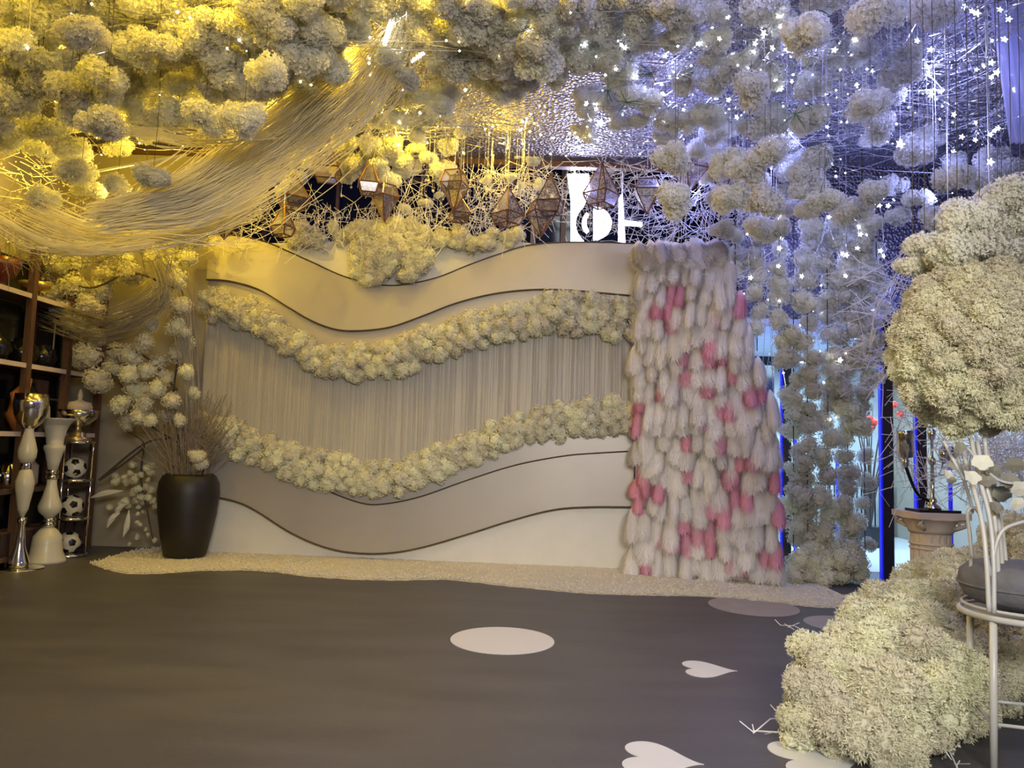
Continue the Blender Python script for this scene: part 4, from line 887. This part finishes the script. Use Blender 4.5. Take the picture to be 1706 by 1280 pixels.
def lrow(label, n, pxr, pyr, me, rr, zc=4.75, Ymax=8.9, key=None, grp=None):
    pts = []
    for i in range(n):
        a = random.uniform(*pxr); b = random.uniform(*pyr); q = onplane(a, b, zc+random.uniform(-.25, .25))
        if q.y > Ymax: q = WY(a, b, Ymax-random.random()*.4)
        pts.append(q)
    pts.sort(key=key or (lambda q: q.x)); lights(label, pts, me, rr, grp)
lrow('string of star shaped white lights in the top right corner', 30, (1540, 1690), (10, 260), B_STAR, (.022, .038), key=lambda q: q.y)
lrow('string of star shaped white lights left of the top right corner', 26, (1300, 1480), (60, 330), B_STAR, (.018, .032), key=lambda q: q.y)
lrow('string of white star lights top right of centre', 24, (1120, 1320), (10, 240), B_STAR, (.018, .034))
lrow('string of white lights among the blossoms above centre', 16, (880, 1110), (20, 200), B_STAR, (.018, .034))
lrow('string of white lights over the flower curtain', 22, (1230, 1480), (320, 470), B_STAR, (.018, .032), Ymax=8.3)
lrow('string of tiny cool lights filling the blue ceiling net', 110, (1280, 1600), (60, 360), B_COOL, (.007, .013), key=lambda q: q.y)
lrow('string of tiny cool lights along the blue ceiling above centre', 90, (900, 1280), (10, 260), B_COOL, (.007, .013), key=lambda q: q.y)
lrow('string of tiny cool lights between the flower strings', 40, (1230, 1460), (440, 700), B_COOL, (.010, .016), Ymax=8.9)
lrow('string of warm lights in the gold ceiling at the left', 60, (0, 420), (0, 260), B_WARM, (.007, .013), key=lambda q: q.y)
lrow('string of warm lights in the middle of the gold ceiling', 60, (420, 900), (60, 240), B_WARM, (.007, .014), key=lambda q: q.y)
lrow('string of warm lights along the back edge of the ceiling', 36, (600, 1000), (170, 260), B_WARM, (.010, .018), zc=4.9)
# bright glowing lamps seen between the blossoms
for i, (a, b, Y, rp, me) in enumerate([(1500, 240, 6.4, 16, 0), (1650, 270, 5.4, 14, 0), (912, 80, 6.0, 10, 0), (1000, 205, 7.6, 16, 0), (1130, 70, 6.0, 8, 0), (1580, 395, 4.4, 14, 0), (1528, 68, 5.6, 10, 0), (1650, 402, 4.3, 22, 0), (1410, 425, 8.2, 10, 0), (1245, 390, 8.2, 6, 0), (1400, 600, 8.4, 9, 0), (46, 80, 5.5, 6, 1), (296, 20, 5.0, 6, 1), (775, 150, 7.4, 6, 1)]):
    q = WY(a, b, Y); t = thing('lamp_bulb', q, ['bright cool lamp by the blossoms right of the star lights', 'bright cool lamp at the right edge among blossoms', 'bright cool lamp at the top where yellow meets blue', 'bright cool lamp above the lit sign', 'small cool lamp at top right of centre', 'cool lamp just above the flower ball, left one', 'cool lamp in the top right star lights', 'large cool lamp just above the flower ball, right one', 'cool lamp at the top of the flower curtain', 'small cool lamp at the corner of the feather screen', 'cool lamp in the middle of the flower curtain', 'warm lamp near the top left corner', 'warm lamp at the top edge above the left blossoms', 'warm lamp in the middle of the yellow blossoms'][i], 'lamp')
    o = inst('bulb', B_STAR if me == 0 else B_WARM, q, t, (0, 0, 0), rp*.55*Y/1250); mb = MB(); mb.tube([q, (q.x, q.y, CZ)], .003, 3); mb.build('cord', M_bead, t)
# ceiling tubes and pipes
def bar(name, p1, p2, r, m, label, cat):
    A2 = Vector(p1); B2 = Vector(p2); t = thing(name, (A2+B2)/2, label, cat); mb = MB(); mb.tube([A2, B2], r, 8); mb.build('tube', m, t, True)
    for e in (A2, B2):
        d = (B2-A2).normalized()*.03; mb = MB(); mb.tube([e-d, e+d], r*1.3, 8); mb.build('end_cap', M_pipe, t, True)
bar('light_tube', onplane(100, 25, 4.9), onplane(166, 50, 4.9), .022, M_tube, 'glowing white light tube near the top left corner', 'light tube')
bar('light_tube', onplane(38, 80, 4.9), onplane(52, 84, 4.9), .022, M_tube, 'short glowing light tube at the left edge', 'light tube')
bar('light_tube', onplane(659, 12, 4.85), onplane(640, 76, 4.85), .020, M_tube, 'glowing light tube where the fibre drape starts', 'light tube')
bar('light_tube', onplane(712, 84, 4.85), onplane(683, 104, 4.85), .016, M_tube, 'short glowing light tube below the one over the fibre drape', 'light tube')
for i, (a, b, c, d, lb) in enumerate([(0, 38, 85, 27, 'pale ceiling pipe at the top left edge'), (85, 22, 140, 12, 'pale ceiling pipe above the light tube'), (190, 105, 265, 93, 'pale ceiling pipe among the upper left blossoms'), (152, 287, 305, 259, 'long pale pipe crossing behind the left fibre drape'), (310, 46, 345, 40, 'short pale pipe above the left blossoms'), (400, 158, 525, 148, 'pale pipe above the sweep of fibre strands')]):
    bar('ceiling_pipe', onplane(a, b, 5.0) if b < 240 else WY(a, b, 7.3), onplane(c, d, 5.0) if d < 240 else WY(c, d, 7.3), .013, M_pipe, lb, 'pipe')
for i, (a, b, c, d, lb) in enumerate([(680, 262, 1160, 205, 'long sloping white pipe over the lit sign'), (700, 228, 1150, 222, 'level white pipe along the back edge of the ceiling'), (780, 208, 1120, 240, 'white pipe crossing the level pipe above the sign'), (860, 262, 1150, 232, 'lower white pipe above the sign')]):
    bar('ceiling_pipe', WY(a, b, 9.55), WY(c, d, 9.55), .02, M_pipe, lb, 'pipe')
for k in range(3): threads(1, (400+k*5, 401+k*5), CZ, (4.6, 4.7), 8.8, 'single crystal thread over the left end of the backdrop') if False else None
# back beam
m = MB(); m.box((-0.9, 9.72, CZ-.0), (10.1, .12, .14)); struct(m, 'trim_1', M_brown)
# lit sign behind the twigs
sg = thing('lit_sign', WY(1010, 400, 11.0), 'brightly lit white sign with bars and a ring behind the twigs above the backdrop', 'sign')
SY = 11.0
def signpoly(name, pts, th=.06):
    n = len(pts); f = [WY(a, b, SY) for a, b in pts]; mb = MB(); mb.add([tuple(q) for q in f]+[(q.x, q.y+th, q.z) for q in f], [tuple(range(n)), tuple(range(n, 2*n))[::-1]]+[(i, n+i, n+(i+1) % n, (i+1) % n) for i in range(n)])
    mb.build(name, M_sign, sg)
def zc(x, y): return (880+x/6.736, 230+y/6.736)
def arc(cx, cy, rx, ry, a0, a1, n=16): return [zc(cx+rx*math.cos(math.radians(a0+(a1-a0)*i/n)), cy+ry*math.sin(math.radians(a0+(a1-a0)*i/n))) for i in range(n+1)]
signpoly('tall_bar', [zc(440, 400), zc(480, 690), zc(480, 1230), zc(660, 1230)]+arc(735, 960, 200, 230, 125, 235)+[zc(700, 600), zc(680, 400)])
signpoly('half_disc', arc(735, 955, 205, 185, -90, 90))
signpoly('crescent', arc(700, 950, 95, 125, 115, 245)+arc(740, 950, 85, 120, 230, 130))
signpoly('right_bar', [zc(1020, 640), zc(1060, 640), zc(1095, 1230), zc(1015, 1230)])
signpoly('cross_bar', [zc(1080, 920), zc(1280, 945), zc(1280, 985), zc(1080, 970)])
signpoly('spotlight_glow', [zc(120, 150), zc(640, 100), zc(720, 120), zc(700, 330), zc(480, 350), zc(440, 250), zc(150, 250)])  # glowing plate standing in for a group of overexposed spotlights
mb = MB(); mb.tube([WY(955, 400, SY+.1), (WY(955, 400, SY).x, SY+.1, 7.2)], .015, 6); mb.tube([WY(1036, 400, SY+.1), (WY(1036, 400, SY).x, SY+.1, 7.2)], .015, 6); mb.build('hanger', M_pipe, sg)
# ================================================================== GEOMETRIC PENDANTS
def pendant(px, py, wp, hp, Y, kind, rz, label):
    q = WY(px, py, Y); W_ = wp*Y/1250/2; Hh = hp*Y/1250
    t = thing('glass_pendant', q, label, 'pendant')
    ring = lambda r, z: [Vector((r*math.cos(rz+math.pi/2*k), r*math.sin(rz+math.pi/2*k), z)) for k in range(4)]
    if kind == 'up': v = [Vector((0, 0, Hh*.62))]+ring(W_, -Hh*.12)+ring(W_*.72, -Hh*.38); 
    else: v = [Vector((0, 0, Hh*.42))]+ring(W_*.72, Hh*.40)+ring(W_, Hh*.10)+[Vector((0, 0, -Hh*.55))]
    E = []; F = []
    if kind == 'up':
        for k in range(4): k2 = (k+1) % 4; E += [(0, 1+k), (1+k, 1+k2), (1+k, 5+k), (5+k, 5+k2)]; F += [(0, 1+k, 1+k2), (1+k, 5+k, 5+k2, 1+k2)]
    else:
        for k in range(4): k2 = (k+1) % 4; E += [(1+k, 1+k2), (1+k, 5+k), (5+k, 5+k2), (5+k, 9)]; F += [(1+k, 5+k, 5+k2, 1+k2), (5+k, 9, 5+k2)]
    v = [a+q for a in v]; mb = MB()
    for a, b in E: mb.tube([v[a], v[b]], .009, 4)
    mb.build('frame', M_rose, t)
    for f in F:
        mb = MB(); P = [v[i] for i in f]; c = sum(P, Vector())/len(P); P = [c+(a-c)*.97 for a in P]; n = (P[1]-P[0]).cross(P[2]-P[0]).normalized()*.003; k = len(P)
        mb.add(P+[a+n for a in P], [tuple(range(k))[::-1], tuple(range(k, 2*k))]+[(i, (i+1) % k, k+(i+1) % k, k+i) for i in range(k)]); mb.build('pane', M_pane, t)
    mb = MB(); mb.tube([v[0], (v[0].x, v[0].y, CZ)], .003, 4); mb.build('cord', M_bead, t)
for i, (a, b, wd, hh, k) in enumerate([(375, 368, 58, 58, 'down'), (545, 275, 62, 70, 'up'), (490, 325, 58, 60, 'up'), (472, 372, 40, 56, 'up'), (615, 300, 46, 62, 'up'), (642, 335, 46, 66, 'down'), (757, 315, 54, 74, 'down'), (766, 352, 44, 44, 'up'), (846, 350, 58, 66, 'up'), (917, 330, 56, 70, 'up'), (902, 362, 56, 62, 'down'), (1002, 315, 64, 76, 'up'), (1078, 325, 58, 60, 'down'), (1148, 288, 64, 64, 'down'), (1207, 295, 60, 66, 'down')]):
    pendant(a, b, wd, hh, 8.15+.12*(i % 3), k, .35+i*.55, ['leftmost geometric glass pendant over the left end of the backdrop', 'glass pendant hung highest over the left half of the swag', 'glass pendant just below and left of the highest one', 'small glass pendant touching the left end of the flower swag', 'glass pendant above the middle of the flower swag, upper of two', 'pointed glass pendant just over the clump of the swag', 'pointed glass pendant over the right half of the swag', 'small glass pendant tucked beneath the pointed one over the right half of the swag', 'glass pendant above the right end of the flower swag', 'glass pendant left of the lit sign, upper of two', 'point down glass pendant left of the lit sign, lower of two', 'large glass pendant right in front of the lit sign', 'point down glass pendant just right of the lit sign', 'glass pendant over the left side of the feather screen', 'rightmost glass pendant over the feather screen'][i])
# ================================================================== NEXT ROOM
t = thing('railing', (4.9, 13.4, 0), 'black barred railing in the blue lit room behind the doorway', 'railing')
for z in (.14, .92):
    mb = MB(); mb.box((5.1, 13.4, z), (3.4, .05, .05)); mb.build('rail', M_black, t)
for i in range(42):
    mb = MB(); mb.box((3.45+i*.08, 13.4, .53), (.018, .018, .78)); mb.build('baluster', M_black, t)
for x in (3.42, 5.1, 6.78):
    mb = MB(); mb.box((x, 13.4, .48), (.06, .06, .96)); mb.build('railing_post', M_black, t)
q = WY(1448, 720, 12.0); tb = (q.x, 12.0, .005)
t = thing('red_blossom_tree', tb, 'dark bare branched tree with a few red blossoms in the room behind', 'tree')
mb = MB(); mb.lathe([(.15, 0), (.18, .05), (.2, .3), (.17, .32)], tb, 16); mb.build('pot', M_black, t)
tr = random.Random(5)
for i in range(16):
    a = tr.uniform(0, 6.28); h = tr.uniform(1.0, 2.2); s = tr.uniform(.15, .6); pts = [(tb[0], tb[1], .3), (tb[0]+s*.3*math.cos(a), tb[1]+s*.2*math.sin(a), .3+h*.5), (tb[0]+s*math.cos(a), tb[1]+s*.6*math.sin(a), .3+h)]
    mb = MB(); mb.tube(catmull(pts, 4), .022, 5, taper=.3); mb.build('branch', M_stem, t)
REDH = flower_mesh('red_flower', [(0, 0, 0, .8)], 30, .35, M_red, 77)
for (a, b) in [(1440, 705), (1447, 698), (1452, 712), (1446, 718), (1456, 704), (1436, 715), (1480, 640), (1490, 675), (1500, 690)]: inst('red_flower', REDH, WY(a, b, 11.8), t, rrot(), .06)
for i, (a, b, Y) in enumerate([(1341, 565, 10.3), (1333, 607, 12.8), (1440, 557, 9.95), (1484, 580, 10.9), (1405, 590, 11.8)]):
    q = WY(a, b, Y); t = thing('ceiling_downlight', (q.x, Y, 3.05), ['flat ceiling lamp glimpsed high through the flower curtain', 'long flat ceiling lamp glimpsed beside the feather screen', 'flat ceiling lamp glimpsed near the tall dark post', 'flat ceiling lamp just right of the tall dark post', 'flat ceiling lamp glimpsed in the middle of the flower curtain'][i], 'lamp')
    mb = MB(); mb.lathe([(.13, -.05), (.14, -.045), (.14, 0)], (q.x, Y, 3.05), 20); mb.build('rim', M_pipe, t); mb = MB(); mb.lathe([(0, -.055), (.12, -.055), (.12, -.045), (0, -.045)], (q.x, Y, 3.05), 20); mb.build('diffuser', M_sign, t)
for i, (a, b, Y, lb) in enumerate([(1325, 760, 9.9, 'blue glowing lamp behind the flower curtain beside the feather screen'), (1395, 800, 9.9, 'blue glowing lamp behind the middle of the flower curtain'), (1345, 870, 9.9, 'low blue glowing lamp behind the flower curtain'), (1583, 800, 8.3, 'blue glowing tube standing behind the pedestal')]):
    q = WY(a, b, Y); l = (q.x, Y, 0.005); t = thing('neon_tube', l, lb, 'neon lamp'); top = q.z+.35
    mb = MB(); mb.lathe([(.08, 0), (.08, .02), (.02, .03)], l, 16); mb.build('foot', M_black, t); mb = MB(); mb.tube([(l[0], Y, .02), (l[0], Y, top)], .022, 8); o = mb.build('tube', M_blueled, t, True)
# sheer drape in the top right corner
mb = MB(); vs = []; fs = []; n = 60
dq = WY(1655, 80, 5.9); dr = WY(1760, 80, 5.9)
for i in range(n):
    for j in range(10):
        f = i/(n-1); pinch = 1-.25*(j/9)
        vs.append((dr.x-(dr.x-dq.x)*(1-f)*pinch, 5.9+.05*math.sin(i*.9)*pinch, CZ-.02-j*.13))
for i in range(n-1):
    for j in range(9): a = i*10+j; fs.append((a, a+10, a+11, a+1))
mb.add(vs, fs); tag(mb.build('sheer_drape', M_voile), 'sheer pale lilac voile hanging in the top right corner', 'drape')
# green needle sprigs
for i, (a, b, Y) in enumerate([(1085, 122, 5.8), (1012, 150, 6.2), (1042, 170, 6.2), (1295, 258, 6.8), (1378, 250, 6.6), (930, 15, 5.5), (1325, 190, 6.2), (1365, 325, 6.6), (1435, 500, 8.2), (1352, 12, 5.3)]):
    q = WY(a, b, Y); mb = MB()
    for k in range(22): mb.tube([q, q+Vector((random.gauss(0, 1), random.gauss(0, .5), random.gauss(-.3, .7))).normalized()*random.uniform(.08, .17)], .0022, 3)
    mb.tube([q, (q.x, q.y, CZ)], .0015, 3)
    tag(mb.build('pine_sprig', M_green), 'dark green needle sprig '+['right of the top centre blossoms', 'above the lit sign, left of two', 'above the lit sign, right of two', 'above the feather screen corner', 'right of the feather screen corner among the star lights', 'at the top edge where yellow turns blue', 'by the star lights over the flower curtain', 'in the lowest blossoms over the flower curtain', 'in the flower curtain beside a bright lamp', 'at the top edge above the star lights'][i], 'sprig', 'green needle sprigs')
for o in bpy.data.objects:
    if '_w' in o: del o['_w']
